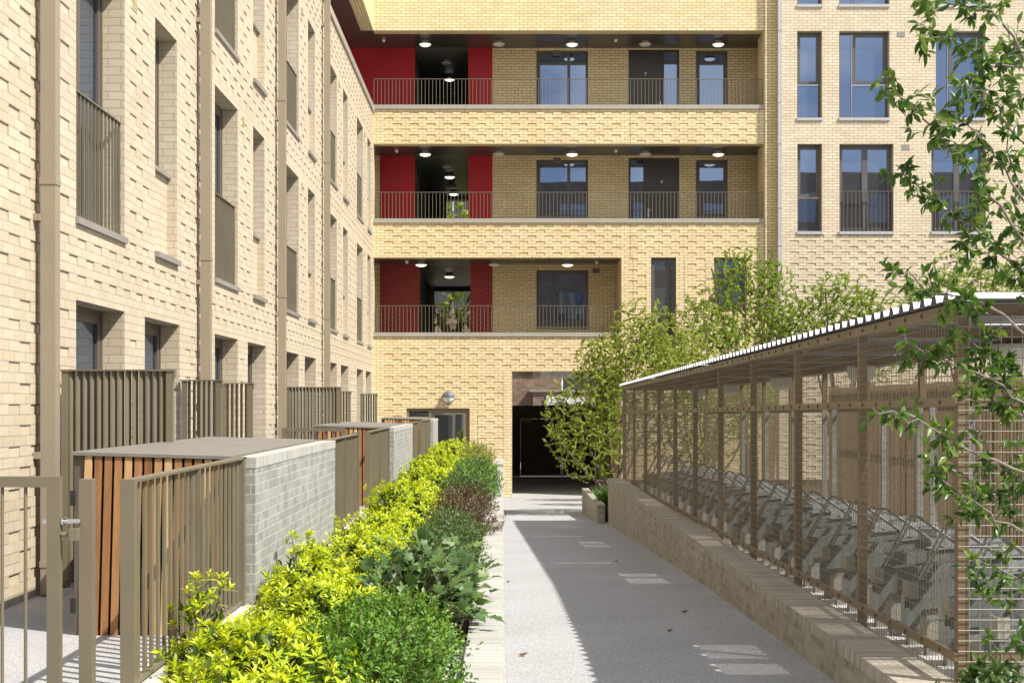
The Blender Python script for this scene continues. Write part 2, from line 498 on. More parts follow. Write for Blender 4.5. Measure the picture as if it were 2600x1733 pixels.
ORD = ("first second third fourth fifth sixth seventh eighth ninth tenth eleventh twelfth thirteenth fourteenth fifteenth sixteenth "
       "seventeenth eighteenth nineteenth twentieth twenty-first twenty-second twenty-third twenty-fourth twenty-fifth twenty-sixth "
       "twenty-seventh twenty-eighth twenty-ninth thirtieth").split()

def text_mesh(name, body, size, mat, parent, loc, depth=0.004):
    cu = bpy.data.curves.new(name, 'FONT')
    cu.body = body; cu.size = size; cu.align_x = 'CENTER'; cu.align_y = 'CENTER'; cu.extrude = depth
    t = bpy.data.objects.new(name + "_curve", cu)
    COL.objects.link(t)
    dg = bpy.context.evaluated_depsgraph_get()
    me = bpy.data.meshes.new_from_object(t.evaluated_get(dg))
    bpy.data.objects.remove(t)
    me.materials.clear(); me.materials.append(mat)
    o = bpy.data.objects.new(name, me)
    off = Vector((loc[0], loc[1], loc[2] + H))
    q = parent
    while q is not None:
        off -= q.location
        q = q.parent
    o.location = off
    o.rotation_euler = (math.radians(90), 0, 0)
    COL.objects.link(o)
    o.parent = parent
    return o

# ------------------------------------------------------------------ brick wall with real sunk bricks
def wall(mb, P, u0, u1, v0, v1, openings=(), pocket=None, rec=0.012, mi=0, margin=0.1, depth=0.2):
    """openings: (u0,u1,v0,v1[,depth]); pocket: f(u,v) says where every other brick sits back"""
    RH, BW = 0.075, 0.225
    br = {v0, v1}
    r0, r1 = math.floor(v0 / RH), math.ceil(v1 / RH)
    for r in range(r0, r1 + 1):
        if v0 < r * RH < v1: br.add(r * RH)
    for o in openings:
        for z in (o[2], o[3]):
            if v0 < z < v1: br.add(z)
    br = sorted(br)
    br = [b for i, b in enumerate(br) if i == 0 or b - br[i - 1] > 1e-6]
    def q(ua, ub, va, vb, d):
        mb.face([P(ua, va, d), P(ub, va, d), P(ub, vb, d), P(ua, vb, d)], mi)
    for va, vb in zip(br[:-1], br[1:]):
        vm = 0.5 * (va + vb)
        row = math.floor(vm / RH)
        iv = [(u0, u1)]
        for o in openings:
            if o[2] < vm < o[3]:
                nv = []
                for a, b in iv:
                    if o[1] <= a or o[0] >= b: nv.append((a, b)); continue
                    if o[0] > a: nv.append((a, o[0]))
                    if o[1] < b: nv.append((o[1], b))
                iv = nv
        full = (vb - va) > RH * 0.98
        for a, b in iv:
            if pocket is None or not full or row % 2 == 0:
                q(a, b, va, vb, 0); continue
            k0, k1 = math.ceil((a + margin) / BW), math.floor((b - margin) / BW)
            par = (row // 2) % 2
            cur = a
            for k in range(k0, k1):
                if k % 2 != par: continue
                ua, ub = k * BW, (k + 1) * BW
                um = 0.5 * (ua + ub)
                if not pocket(um, vm): continue
                near = False
                for o in openings:
                    if o[0] - margin < ub and o[1] + margin > ua and o[2] - 0.09 < vb and o[3] + 0.09 > va: near = True
                if near: continue
                if ua > cur + 1e-6: q(cur, ua, va, vb, 0)
                rr = rec * (0.75 + 0.5 * random.random())
                q(ua, ub, va, vb, rr)
                for (p1, p2) in (((ua, va), (ub, va)), ((ub, va), (ub, vb)), ((ub, vb), (ua, vb)), ((ua, vb), (ua, va))):
                    mb.face([P(p1[0], p1[1], 0), P(p2[0], p2[1], 0), P(p2[0], p2[1], rr), P(p1[0], p1[1], rr)], mi)
                cur = ub
            if b > cur + 1e-6: q(cur, b, va, vb, 0)
    for o in openings:
        d = o[4] if len(o) > 4 else depth
        if d <= 0: continue
        a, b, c, e = o[:4]
        for (p1, p2) in (((a, c), (a, e)), ((b, c), (b, e)), ((a, e), (b, e)), ((a, c), (b, c))):
            mb.face([P(p1[0], p1[1], 0), P(p2[0], p2[1], 0), P(p2[0], p2[1], d), P(p1[0], p1[1], d)], mi)

def window(parent, P, u0, u1, v0, v1, d, lights, fr, gl, fw=0.06, th=0.07, name='window'):
    """lights: list of (u0,u1,v0,v1) fractions that hold a pane, each with its own sash"""
    W, Hh = u1 - u0, v1 - v0
    f = MB()
    t = 0.045
    f.pbox(P, u0, u0 + t, v0, v1, d, d + th); f.pbox(P, u1 - t, u1, v0, v1, d, d + th)
    f.pbox(P, u0 + t, u1 - t, v0, v0 + t, d, d + th); f.pbox(P, u0 + t, u1 - t, v1 - t, v1, d, d + th)
    rects = []
    for (a, b, c, e, sash) in lights:
        ua, ub, va, vb = u0 + t + a * (W - 2 * t), u0 + t + b * (W - 2 * t), v0 + t + c * (Hh - 2 * t), v0 + t + e * (Hh - 2 * t)
        s = fw if sash else 0.018
        dd = d + (0.008 if sash else 0.02)
        f.pbox(P, ua, ua + s, va, vb, dd, d + th - 0.004); f.pbox(P, ub - s, ub, va, vb, dd, d + th - 0.004)
        f.pbox(P, ua + s, ub - s, va, va + s, dd, d + th - 0.004); f.pbox(P, ua + s, ub - s, vb - s, vb, dd, d + th - 0.004)
        rects.append((ua + s, ub - s, va + s, vb - s))
    w = f.build(name, fr, parent)
    for r in rects:
        g = MB()
        g.pbox(P, r[0], r[1], r[2], r[3], d + 0.032, d + 0.052)
        g.build('pane', gl, w)
    return w

def railing(parent, P, u0, u1, v0, v1, d, mat, pitch=0.1, bw=0.012, name='railing', rail=0.012):
    m = MB()
    m.pbox(P, u0, u1, v1 - rail, v1, d - 0.02, d + 0.02)
    n = max(2, int(round((u1 - u0) / pitch)))
    for i in range(n + 1):
        u = u0 + (u1 - u0) * i / n
        m.pbox(P, u - bw / 2, u + bw / 2, v0, v1 - rail, d - 0.01, d + 0.01)
    return m.build(name, mat, parent)

# ------------------------------------------------------------------ ground
def zg(y):
    pts = [(-40, -1.43), (5, -1.43), (8.3, -1.479), (12.1, -1.572), (21.7, -1.936), (37, -2.48), (600, -2.48)]
    for (a, b), (c, d) in zip(pts[:-1], pts[1:]):
        if y <= c: return b + (d - b) * (y - a) / (c - a)
    return -2.48

g = MB()
ys = [-40, 0, 5, 6.5, 8.3, 10, 12.1, 15, 18, 21.7, 26, 31, 37, 48, 75, 600]
for a, b in zip(ys[:-1], ys[1:]):
    g.face([(-300, a, zg(a)), (300, a, zg(a)), (300, b, zg(b)), (-300, b, zg(b))])
tag(g.build('ground', M['gravel_wide']), kind='structure')
g = MB()
for a, b in zip(ys[:-1], ys[1:]):
    if a < -1 or b > 50: continue
    w0, w1 = (-0.0, 1.9)
    if a >= 26: w0, w1 = (-3.45, 7.4)
    g.face([(w0, a, zg(a) + .004), (w1, a, zg(a) + .004), (w1, b, zg(b) + .004), (w0, b, zg(b) + .004)])
tag(g.build('path', M['gravel']), kind='structure')
g = MB()
g.box(-3.45, -1.66, -3, 34.0, -1.9, -1.415)
tag(g.build('terrace', M['gravel']), kind='structure')
g = MB()
for a, b, z in ((-3, 15.5, -1.49), (15.5, 24.8, -1.38), (24.8, 30.8, -1.27)):
    g.box(-1.5, -0.2, a, b, -2.4, z)
tag(g.build('soil', M['soil']), kind='structure')
g = MB()
zf = lambda y: -1.38 - 0.00895 * (y - 6)
g.hexa([(1.97, 3, -2.4), (5.2, 3, -2.4), (5.2, 23.6, -2.6), (1.97, 23.6, -2.6), (1.97, 3, zf(3)), (5.2, 3, zf(3)), (5.2, 23.6, zf(23.6)), (1.97, 23.6, zf(23.6))])
tag(g.build('shelter_floor', M['concrete']), kind='structure')

# ------------------------------------------------------------------ left terrace of houses
XL = -3.45
PL = lambda u, v, d: (XL - d, u, v)
left = thing('terraced_house_row', 'long sunlit buff brick terrace with tall recessed windows beside the raised bed', 'building', (XL, 10, -1.415))
BAYS = [10.2 + 5.4 * k for k in range(-1, 5)]
ops, wins = [], []
for b in BAYS:
    ops.append((b + 1.0, b + 2.44, -1.40, 0.846, 0.28)); wins.append(('door', b + 1.0, b + 2.44, -1.40, 0.846))
    ops.append((b + 3.15, b + 4.59, -1.40, 0.846, 0.28)); wins.append(('door', b + 3.15, b + 4.59, -1.40, 0.846))
    for fl in range(2):
        z = 2.985 * fl
        ops.append((b + 1.0, b + 2.44, 1.517 + z, 3.833 + z, 0.28)); wins.append(('french', b + 1.0, b + 2.44, 1.517 + z, 3.833 + z))
        ops.append((b + 3.55, b + 4.47, 1.517 + z, 3.845 + z, 0.28)); wins.append(('niche', b + 3.55, b + 4.47, 1.517 + z, 3.845 + z))
mb = MB()
wall(mb, PL, 4.6, 37.0, -2.0, 7.76, [o for o in ops if o[1] < 37.0], pocket=lambda u, v: u > 8.8, rec=0.010)
for k, u0, u1, v0, v1 in wins:
    if k == 'niche' and u1 < 37:
        mb.face([PL(u0, v0, .107), PL(u1, v0, .107), PL(u1, v0 + .86, .107), PL(u0, v0 + .86, .107)])
        mb.face([PL(u0, v0 + .86, .107), PL(u1, v0 + .86, .107), PL(u1, v0 + .86, .28), PL(u0, v0 + .86, .28)])
mb.face([(XL, 4.6, -2), (-9, 4.6, -2), (-9, 4.6, 7.0), (XL, 4.6, 7.0)])
mb.build('wall', M['brick_left'], left)
for k, u0, u1, v0, v1 in wins:
    if u1 > 37 or u1 < 9.4: continue
    if k == 'french':
        window(left, PL, u0, u1, v0 + .01, v1, .20, [(0, .5, 0, 1, True), (.5, 1, 0, 1, True)], M['bronze_dark'], M['glass'], .07)
        railing(left, PL, u0 + .02, u1 - .02, v0 + .01, v0 + 1.05, .045, M['bronze'], .105, .011)
    elif k == 'niche':
        window(left, PL, u0, u1, v0 + .87, v1, .19, [(0, 1, 0, 1, True)], M['bronze_dark'], M['glass'], .06)
        s = MB(); s.pbox(PL, u0 + .005, u1 - .005, v0 + .862, v0 + .905, .06, .2); s.build('sill', M['sill'], left)
    else:
        window(left, PL, u0, u1, v0, v1, .20, [(0, .34, 0, 1, False), (.34, 1, 0, 1, True)], M['bronze_dark'], M['glass'], .08)
    if k != 'door':
        s = MB()
        d0 = -.045 if k == 'niche' else -.03
        s.hexa([PL(u0 - .02, v0 - .055, d0), PL(u0 - .02, v0 - .055, .19), PL(u1 + .02, v0 - .055, .19), PL(u1 + .02, v0 - .055, d0),
                PL(u0 - .02, v0 + .0, d0), PL(u0 - .02, v0 + .02, .19), PL(u1 + .02, v0 + .02, .19), PL(u1 + .02, v0 + .0, d0)])
        s.build('sill', M['sill'], left)
for b in BAYS[1:]:
    for fl in range(2):
        z = 3.68 + 2.985 * fl
        v = MB()
        v.pbox(PL, b + 2.66, b + 2.875, z, z + .14, -.006, .01)
        v.build('air_brick', M['brick_back'], left)
        vv = MB()
        for r in range(5):
            for c in range(5):
                u, w = b + 2.68 + c * .038, z + .012 + r * .025
                vv.pbox(PL, u, u + .022, w, w + .013, -.008, -.003)
        vv.build('air_brick_slots', M['dark'], left)
for i, p in enumerate(BAYS[1:]):
    d = MB()
    d.box(-3.405, -3.295, p, p + .11, -1.40, 7.74)
    for z in (1.62, 4.6, -1.2):
        d.box(-3.411, -3.289, p - .006, p + .116, z, z + .045)
    for z in (1.35, 4.3, 7.2, -.4):
        d.box(-3.45, -3.40, p - .03, p - .002, z, z + .05)
        d.box(-3.45, -3.40, p + .03, p + .08, z, z + .05)
    if p < 31: d.build('downpipe', M['pipe'], left)
c = MB()
c.box(-3.9, -3.405, 4.6, 36.955, 7.755, 7.91)
c.build('coping', M['coping_metal'], left)
c = MB()
c.box(-9, -3.9, 4.6, 38.75, 6.8, 7.0)
c.build('roof_deck', M['deck'], left)

# ------------------------------------------------------------------ gallery block across the end of the yard
YB, YG = 37.0, 38.8
PB = lambda u, v, d: (u, YB + d, v)
PG = lambda u, v, d: (u, YG + d, v)
gal = thing('gallery_apartment_block', 'buff brick apartment block with three open access galleries closing the yard', 'building', (1.8, YB, -2.48))
mb = MB()
DOOR = (-2.567, -.880, -2.48, -.105, .12)
PASS = (.253, 3.18, -2.60, .88, 0)
W1 = (3.967, 4.634, 1.60, 3.925, .16)
W2 = (5.651, 6.533, 2.60, 3.925, .16)
XR = 7.36
pk = lambda u, v: (-3.3 < u < 6.85) and not (-.02 < u < .34 and v < .9) and not (3.1 < u < 3.45) and not (v > 4.2 and 3.2 < u < 3.5 and False)
wall(mb, PB, XL, XR, -2.60, 1.81, [DOOR, PASS, W1], pocket=pk)
wall(mb, PB, 3.178, XR, 1.81, 3.92, [W1, W2], pocket=pk)
wall(mb, PB, XL, XR, 3.92, 4.85, [], pocket=pk)
wall(mb, PB, 6.987, XR, 4.85, 6.954)
wall(mb, PB, XL, XR, 6.954, 7.885, [], pocket=pk)
wall(mb, PB, 6.987, XR, 7.885, 9.975)
wall(mb, PB, XL, XR, 9.975, 13.5)
# brick undersides and returns of the three galleries
for z, x1 in ((3.92, 3.178), (6.954, 6.987), (9.975, 6.987)):
    mb.face([(XL, YB, z), (x1, YB, z), (x1, YB + .34, z), (XL, YB + .34, z)])
for z0, z1, x1, dr in ((1.81, 3.92, 3.178, 1.7), (4.85, 6.954, 6.987, .9), (7.885, 9.975, 6.987, .9)):
    mb.face([(x1, YB, z0), (x1, YB + dr, z0), (x1, YB + dr, z1), (x1, YB, z1)])
    if z0 < 7: mb.face([(XL, YB, z0), (XL, YB + .34, z0), (XL, YB + .34, z1), (XL, YB, z1)])
# parapet tops and inner faces
for z, x1 in ((1.81, 3.178), (4.85, 6.987), (7.885, 6.987)):
    mb.face([(XL, YB + .3, z - .5), (x1, YB + .3, z - .5), (x1, YB + .3, z), (XL, YB + .3, z)])
# passage sides
for x in (.253, 3.18):
    mb.face([(x, YB, -2.6), (x, 47.6, -2.6), (x, 47.6, .88), (x, YB, .88)])
# upper storey running back over the terrace roof deck
mb.face([(XL, 20, 9.975), (XL, YB, 9.975), (XL, YB, 13.5), (XL, 20, 13.5)])
mb.face([(XL, 20, 9.975), (XL, YB, 9.975), (XL - .34, YB, 9.975), (XL - .34, 20, 9.975)], 0, [(20, 0), (37, 0), (37, .34), (20, .34)])
mb.face([(XL, 20, 9.975), (-9, 20, 9.975), (-9, 20, 13.5), (XL, 20, 13.5)])
mb.build('facade', M['brick_back'], gal)
# back walls of the galleries
mb = MB()
GB = [(1.2, 3.93, -3.7, -3.44), (1.2, 3.93, -.279, 4.2), (4.2, 6.96, -3.7, -3.44), (4.2, 6.96, -.283, 7.6), (7.2, 9.98, -.283, 7.6)]
GW = [(.951, 2.41, 2.18, 3.76), (.947, 2.396, 5.24, 6.85), (3.53, 4.95, 4.2, 6.9), (5.42, 6.31, 5.24, 6.85),
      (.947, 2.396, 8.28, 9.90), (3.53, 4.95, 7.2, 9.93), (5.42, 6.31, 8.28, 9.90)]
for z0, z1, x0, x1 in GB:
    wall(mb, PG, x0, x1, z0, z1, [(a, b, c, d, .1) for a, b, c, d in GW if c >= z0 - .01 and d <= z1 + .01 and a > x0 and b < x1])
mb.face([(7.6, YB + .3, 4.2), (7.6, YG, 4.2), (7.6, YG, 9.98), (7.6, YB + .3, 9.98)])
mb.face([(-3.7, YB + .3, 1.2), (-3.7, YG, 1.2), (-3.7, YG, 6.96), (-3.7, YB + .3, 6.96)])
mb.face([(4.2, YB + .3, 1.2), (4.2, YG, 1.2), (4.2, YG, 3.93), (4.2, YB + .3, 3.93)])
mb.build('gallery_wall', M['brick_back'], gal)
# red piers
for z0, z1, x0, x1, mt in ((1.2, 3.93, -3.44, -2.335, 'brick_red'), (1.2, 3.93, -.9, -.279, 'brick_red'), (4.2, 6.96, -3.44, -2.457, 'red'), (4.2, 6.96, -.96, -.283, 'red'),
                           (7.2, 9.98, -6.5, -2.457, 'red'), (7.2, 9.98, -.96, -.283, 'red')):
    m = MB(); m.box(x0, x1, YG - .004, YG + .25, z0, z1); m.build('red_pier', M[mt], gal)
# floors, ceilings, corridors
m = MB()
for z0, z1, x0, x1 in ((1.1, 1.5, -3.7, 4.2), (4.25, 4.55, -3.7, 7.6), (7.25, 7.6, -9, 7.6)):
    m.box(x0, x1, YB + .3, 47.6, z0, z1)
m.box(-9, XR, YB + .02, 47.6, 13.3, 13.5)
m.box(-9, XL - .02, 20.02, 37.5, 13.3, 13.5)
m.build('floor_slab', M['deck'], gal)
m = MB()
for z, x0, x1 in ((3.93, -3.7, 4.2), (6.964, -3.7, 7.6), (9.985, -9, 7.6)):
    m.box(x0, x1, YB + .34, YG + .02, z, z + .04)
m.box(-9, XL - .34, 20.05, YB + .34, 9.985, 10.02)
m.build('soffit', M['soffit'], gal)
m = MB()
for z, yb in ((3.93, 46.5), (6.964, 46.5), (9.985, 45)):
    m.box(-2.5, -.8, YG + .02, yb, z - .002, z + .04)
m.build('corridor_soffit', M['soffit_corr'], gal)
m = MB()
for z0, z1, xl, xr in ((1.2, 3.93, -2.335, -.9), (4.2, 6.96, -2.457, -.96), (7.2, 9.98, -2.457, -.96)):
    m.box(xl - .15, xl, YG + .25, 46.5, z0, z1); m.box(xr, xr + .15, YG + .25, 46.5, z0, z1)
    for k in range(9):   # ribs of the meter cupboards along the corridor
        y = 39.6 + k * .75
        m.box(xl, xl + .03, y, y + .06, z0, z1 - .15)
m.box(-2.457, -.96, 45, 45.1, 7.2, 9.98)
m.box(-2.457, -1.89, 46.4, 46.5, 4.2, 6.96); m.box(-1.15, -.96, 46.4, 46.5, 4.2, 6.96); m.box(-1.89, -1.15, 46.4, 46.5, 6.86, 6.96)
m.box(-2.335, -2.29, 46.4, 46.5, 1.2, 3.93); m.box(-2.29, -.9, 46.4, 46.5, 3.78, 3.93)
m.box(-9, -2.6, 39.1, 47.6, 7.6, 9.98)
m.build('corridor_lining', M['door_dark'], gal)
railing(gal, lambda u, v, d: (u, 46.45 + d, v), -2.28, -.92, 1.5, 2.7, 0, M['dark'], .12, .016, 'corridor_railing')
# passage ceiling and ground floor filling
m = MB()
m.box(.25, 3.2, YB + .02, 47.6, .885, .92)
m.build('passage_soffit', panel_mat("glossy_grey_soffit", (0.20, 0.20, 0.18), .6, "Y", .15, .02), gal)
m = MB()
m.box(-9, -2.5, 47.4, 47.6, -2.6, 13.4); m.box(-.8, .249, 47.4, 47.6, -2.6, 13.4); m.box(-2.5, -.8, 47.4, 47.6, -2.6, 1.5); m.box(-2.5, -.8, 47.4, 47.6, 3.93, 4.56); m.box(-2.5, -.8, 47.4, 47.6, 6.96, 13.4); m.box(3.19, 9, 47.4, 47.6, -2.6, 13.4); m.box(.249, 3.19, 47.4, 47.6, .93, 1.1)
m.build('rear_wall', M['brick_dark'], gal)
# copings and railings
for z, x1 in ((1.807, 3.178), (4.845, 6.987), (7.88, 6.987)):
    c = MB(); c.box(XL - .005, x1 + .01, YB - .04, YB + .34, z, z + .11)
    c.build('coping', M['coping_metal'], gal)
    railing(gal, PB, XL + .1 if z < 7 else XL, x1 - .02, z + .11, z + .11 + .73, .14, M['bronze'], .0985, .011)
# windows and doors of the galleries
for (a, b, c, d), lay in zip(GW, ('sl', 'ls', 'd4', 'one', 'ls', 'd7', 'one')):
    if lay in ('ls', 'sl', 'one'):
        L = {'ls': [(0, .655, 0, 1, True), (.655, 1, 0, 1, False)], 'sl': [(0, .30, 0, 1, False), (.30, 1, 0, 1, True)], 'one': [(0, 1, 0, 1, True)]}[lay]
        window(gal, PG, a, b, c, d, .06, L, M['bronze_dark'], M['glass'], .065)
        s = MB(); s.pbox(PG, a - .0, b + .0, c - .07, c, -.03, .1); s.build('sill', M['sill'], gal)
    else:
        num = lay[1]
        f = MB()
        f.pbox(PG, a, a + .06, c, d, .03, .1); f.pbox(PG, b - .06, b, c, d, .03, .1); f.pbox(PG, a + .06, b - .06, d - .06, d, .03, .1)
        if num == '7':
            la, lb, sa, sb = a + .06, a + .95, a + 1.0, b - .06
            f.pbox(PG, lb, sa, c, d - .06, .03, .1)
        else:
            la, lb, sa, sb = a + .50, b - .06, a + .06, a + .42
            f.pbox(PG, sb, la, c, d - .06, .03, .1)
        f.pbox(PG, sa, sb, c, c + .78, .04, .09)
        dr = f.build('door', M['door_dark'], gal)
        lf = MB(); lf.pbox(PG, la, lb, c, d - .062, .045, .09); lf.build('leaf', M['door_dark'], dr)
        gp = MB(); gp.pbox(PG, sa, sb, c + .78, d - .062, .06, .075); gp.build('pane', M['glass'], dr)
        nx = 4.012 if num == '7' else 4.459
        nz = (1026 - 189.7) * 38.83 / 3516 if num == '7' else (1026 - 462) * 38.83 / 3516
        text_mesh('number', num, .15, M['number'], dr, (nx, YG + .04, nz))
        hx = lb - .06 if num == '7' else la + .06
        hs = -1 if num == '7' else 1
        hz = c + 1.22
        hd = MB(); hd.pbox(PG, hx - .02, hx + .02, hz - .17, hz + .06, .03, .045)
        hd.tube([PG(hx, hz, .04), PG(hx, hz, -.02), PG(hx + hs * .12, hz, -.02)], .011, 6)
        hd.build('handle', M['steel'], dr)
for x, z in ((1.525, 9.84), (1.525, 6.84), (2.62, 3.74)):
    m = MB(); m.pbox(PG, x - .105, x + .105, z - .075, z + .065, -.008, .01)
    for k in range(2):
        m.pbox(PG, x - .09, x + .09, z - .055 + k * .065, z - .01 + k * .065, -.012, -.002, 1)
    m.build('vent', [M['sill'], M['bronze_dark']], gal)
# front windows at first floor
window(gal, PB, W1[0], W1[1], W1[2], W1[3], .08, [(0, 1, .33, 1, True), (0, 1, 0, .32, False)], M['frame_grey'], M['glass_dark'], .06)
window(gal, PB, W2[0], W2[1], W2[2], W2[3], .08, [(0, 1, 0, 1, True)], M['frame_grey'], M['glass'], .05)
for w in (W1, W2):
    s = MB(); s.pbox(PB, w[0] - .01, w[1] + .01, w[2] - .06, w[2], -.03, .1); s.build('sill', M['sill'], gal)
# movement joints
for x, z0, z1 in ((3.42, 3.93, 4.84), (3.42, 6.96, 7.88), (3.49, -.9, 3.92), (3.83, -.9, 3.6), (4.86, -1, 3.9), (5.43, -1, 3.9), (.035, -1.4, .9), (-.66, -1.4, -.2), (7.0, 1.0, 13)):
    m = MB(); m.pbox(PB, x - .006, x + .006, z0, z1, -.002, .004); m.build('movement_joint', M['sill'], gal)
# ground-floor door
f = MB()
a, b, c, d = DOOR[:4]
f.pbox(PB, a, a + .07, c, d, .05, .14); f.pbox(PB, b - .07, b, c, d, .05, .14); f.pbox(PB, a + .07, b - .07, d - .07, d, .05, .14)
f.pbox(PB, -1.98, -1.90, c, d - .07, .05, .14)
f.pbox(PB, a + .07, -1.98, d - .28, d - .22, .05, .14)
dr = f.build('door', M['bronze'], gal)
lf = MB()
lf.pbox(PB, -1.90, -1.80, c, d - .07, .06, .12); lf.pbox(PB, -1.05, b - .07, c, d - .07, .06, .12)
lf.pbox(PB, -1.80, -1.05, d - .17, d - .07, .06, .12); lf.pbox(PB, -1.80, -1.05, c, c + .25, .06, .12)
lf.build('leaf', M['bronze'], dr)
for r in ((-1.80, -1.05, c + .25, d - .17), (a + .07, -1.98, c, d - .28), (a + .07, -1.98, d - .22, d - .07)):
    gp = MB(); gp.pbox(PB, r[0], r[1], r[2], r[3], .08, .1); gp.build('pane', M['glass_dark'], dr)

# ceiling lamps and sensors
def ceiling_lamp(x, y, z, lit, label):
    t = thing('ceiling_lamp', label, 'ceiling lamp', (x, y, z), 'round ceiling lamps of the galleries')
    m = MB(); m.lathe((x, y, z), [(.0, 0), (.10, 0), (.10, -.05), (.165, -.075), (.172, -.09), (.16, -.10), (.13, -.095)], 24)
    m.build('rim', M['lamp_rim'], t, True)
    m = MB(); m.lathe((x, y, z), [(.155, -.097), (.13, -.125), (.08, -.145), (0.001, -.152)], 24)
    m.build('diffuser', M['lamp_on'] if lit else M['lamp_off'], t, True)
    return t
LX = (-2.128, -.108, 1.911, 3.926, 5.936)
for nm, z, xs in (('top', 9.985, LX), ('middle', 6.964, LX), ('lowest', 3.93, (-2.24, -.22, 1.79))):
    for i, x in enumerate(xs):
        lit = i % 2 == 0
        ceiling_lamp(x, 38.1, z, lit, f"{'lit' if lit else 'unlit'} round ceiling lamp under the {nm} gallery soffit, {ORD[i]} from the terrace")
for nm, z, x, ys_ in (('top', 9.985, -1.62, (40.2, 42.2, 44.2)), ('middle', 6.964, -1.6, (40.2, 41.9, 43.6, 45.3)), ('lowest', 3.93, -1.6, (41.6,))):
    for i, y in enumerate(ys_):
        lit = (i % 2 == 1) or nm == 'lowest'
        ceiling_lamp(x, y, z, lit, f"{'lit' if lit else 'dark'} round lamp in the {nm} gallery's corridor, {ORD[i]} from its mouth")
for i, (nm, z, x) in enumerate((('top gallery near the terrace roof', 9.985, -3.25), ('top gallery between third and fourth lamps', 9.985, 3.1), ('middle gallery near the terrace wall', 6.964, -2.9),
                                ('middle gallery between third and fourth lamps', 6.964, 3.1), ('lowest gallery near the terrace wall', 3.93, -2.62), ('lowest gallery by its last vent', 3.93, 2.58))):
    t = thing('motion_sensor', f"small white motion sensor on the soffit of the {nm}", 'sensor', (x, 37.9, z), 'motion sensors under the galleries')
    m = MB(); m.lathe((x, 37.9, z), [(.045, 0), (.05, -.03), (.045, -.05)], 14); m.build('housing', M['lamp_rim'], t, True)
    m = MB(); m.lathe((x, 37.9, z), [(.042, -.048), (.03, -.08), (0.001, -.095)], 14); m.build('lens', M['white'], t, True)
# bulkhead lamp over the door
bl = thing('bulkhead_lamp', 'round grey bulkhead lamp on the brick above the ground-floor door', 'wall lamp', (-1.444, YB, .19))
m = MB(); m.lathe((-1.444, YB, .19), [(.165, 0), (.168, -.06), (.16, -.085), (.15, -.09)], 28, 'y'); m.build('body', M['lamp_grey'], bl, True)
m = MB()
for k in range(2):
    prof = [(.152, -.088), (.13, -.12), (.08, -.15), (.001, -.162)]
    n = 14
    i0 = len(m.v)
    for r, h in prof:
        for q in range(n + 1):
            a = math.pi * (q / n) + (math.pi if k else 0)
            m.v.append((-1.444 + r * math.cos(a), YB + h, .19 + r * math.sin(a)))
    for i in range(len(prof) - 1):
        for q in range(n):
            m.f.append((i0 + i * (n + 1) + q, i0 + i * (n + 1) + q + 1, i0 + (i + 1) * (n + 1) + q + 1, i0 + (i + 1) * (n + 1) + q)); m.mi.append(0 if k else 1); m.uv.append(None)
m.build('lens', [M['lamp_glass'], M['lamp_grey']], bl, True)
m = MB()
arc = [(-1.444 + .158 * math.cos(t), YB - .085 - .085 * math.sin(t), .19) for t in np.linspace(0, math.pi, 13)]
m.tube(arc, .009, 6)
arc = [(-1.444, YB - .085 - .085 * math.sin(t), .19 + .158 * math.cos(t)) for t in np.linspace(0, math.pi, 13)]
m.tube(arc, .008, 6)
m.build('guard', M['lamp_grey'], bl, True)

# ------------------------------------------------------------------ right apartment block
YR = 36.82
PR = lambda u, v, d: (u, YR + d, v)
rgt = thing('plain_apartment_block', 'plain buff brick apartment block with tall windows behind the garden trees', 'building', (11, YR, -2.48))
RW = []
for (x0, x1, z0, z1, k) in ((7.833, 8.50, 7.61, 9.92, 'n'), (8.95, 10.29, 7.61, 9.92, 'w'), (11.52, 12.84, 7.61, 9.92, 'w'), (7.84, 8.50, 4.59, 6.92, 'n'), (8.957, 10.395, 4.59, 6.92, 'f'),
                            (11.40, 12.85, 4.59, 6.92, 'f'), (7.833, 8.50, 10.62, 12.9, 'n'), (8.95, 10.29, 10.62, 12.9, 'w'), (11.52, 12.84, 10.62, 12.9, 'w')):
    RW.append((x0, x1, z0, z1, k))
mb = MB()
wall(mb, PR, 7.36, 20, -2.6, 4.53, [], pocket=lambda u, v: True)
wall(mb, PR, 7.36, 20, 4.53, 13.5, [(a, b, c, d, .26) for a, b, c, d, k in RW])
mb.face([(7.36, YR, -2.6), (7.36, YB, -2.6), (7.36, YB, 13.5), (7.36, YR, 13.5)])
mb.box(7.365, 20, YR + .3, 46, 13.4, 13.5)
mb.build('wall', M['brick_right'], rgt)
for a, b, c, d, k in RW:
    if k == 'n': L = [(0, 1, .40, 1, True), (0, 1, 0, .385, False)]
    elif k == 'w': L = [(0, .27, 0, 1, False), (.29, 1, .40, 1, True), (.29, 1, 0, .385, False)]
    else: L = [(0, .5, 0, 1, True), (.5, 1, 0, 1, True)]
    window(rgt, PR, a, b, c, d, .18, L, M['frame_grey'], M['glass'], .075)
    s = MB(); s.pbox(PR, a - .01, b + .01, c - .075, c, -.04, .18); s.build('sill', M['pipe_grey'], rgt)
    if k == 'f': railing(rgt, PR, a + .02, b - .02, c + .02, c + 1.08, .05, M['bronze'], .108, .011)
for x, z in ((10.6, 9.83), (10.72, 6.83)):
    m = MB(); m.pbox(PR, x - .105, x + .105, z - .075, z + .065, -.008, .01)
    for k in range(2): m.pbox(PR, x - .09, x + .09, z - .06 + k * .065, z - .015 + k * .065, -.012, -.002, 1)
    m.build('vent', [M['coping_metal'], M['sill']], rgt)
m = MB()
m.box(7.30, 7.39, YR - .13, YR - .04, 2.9, 13.4)
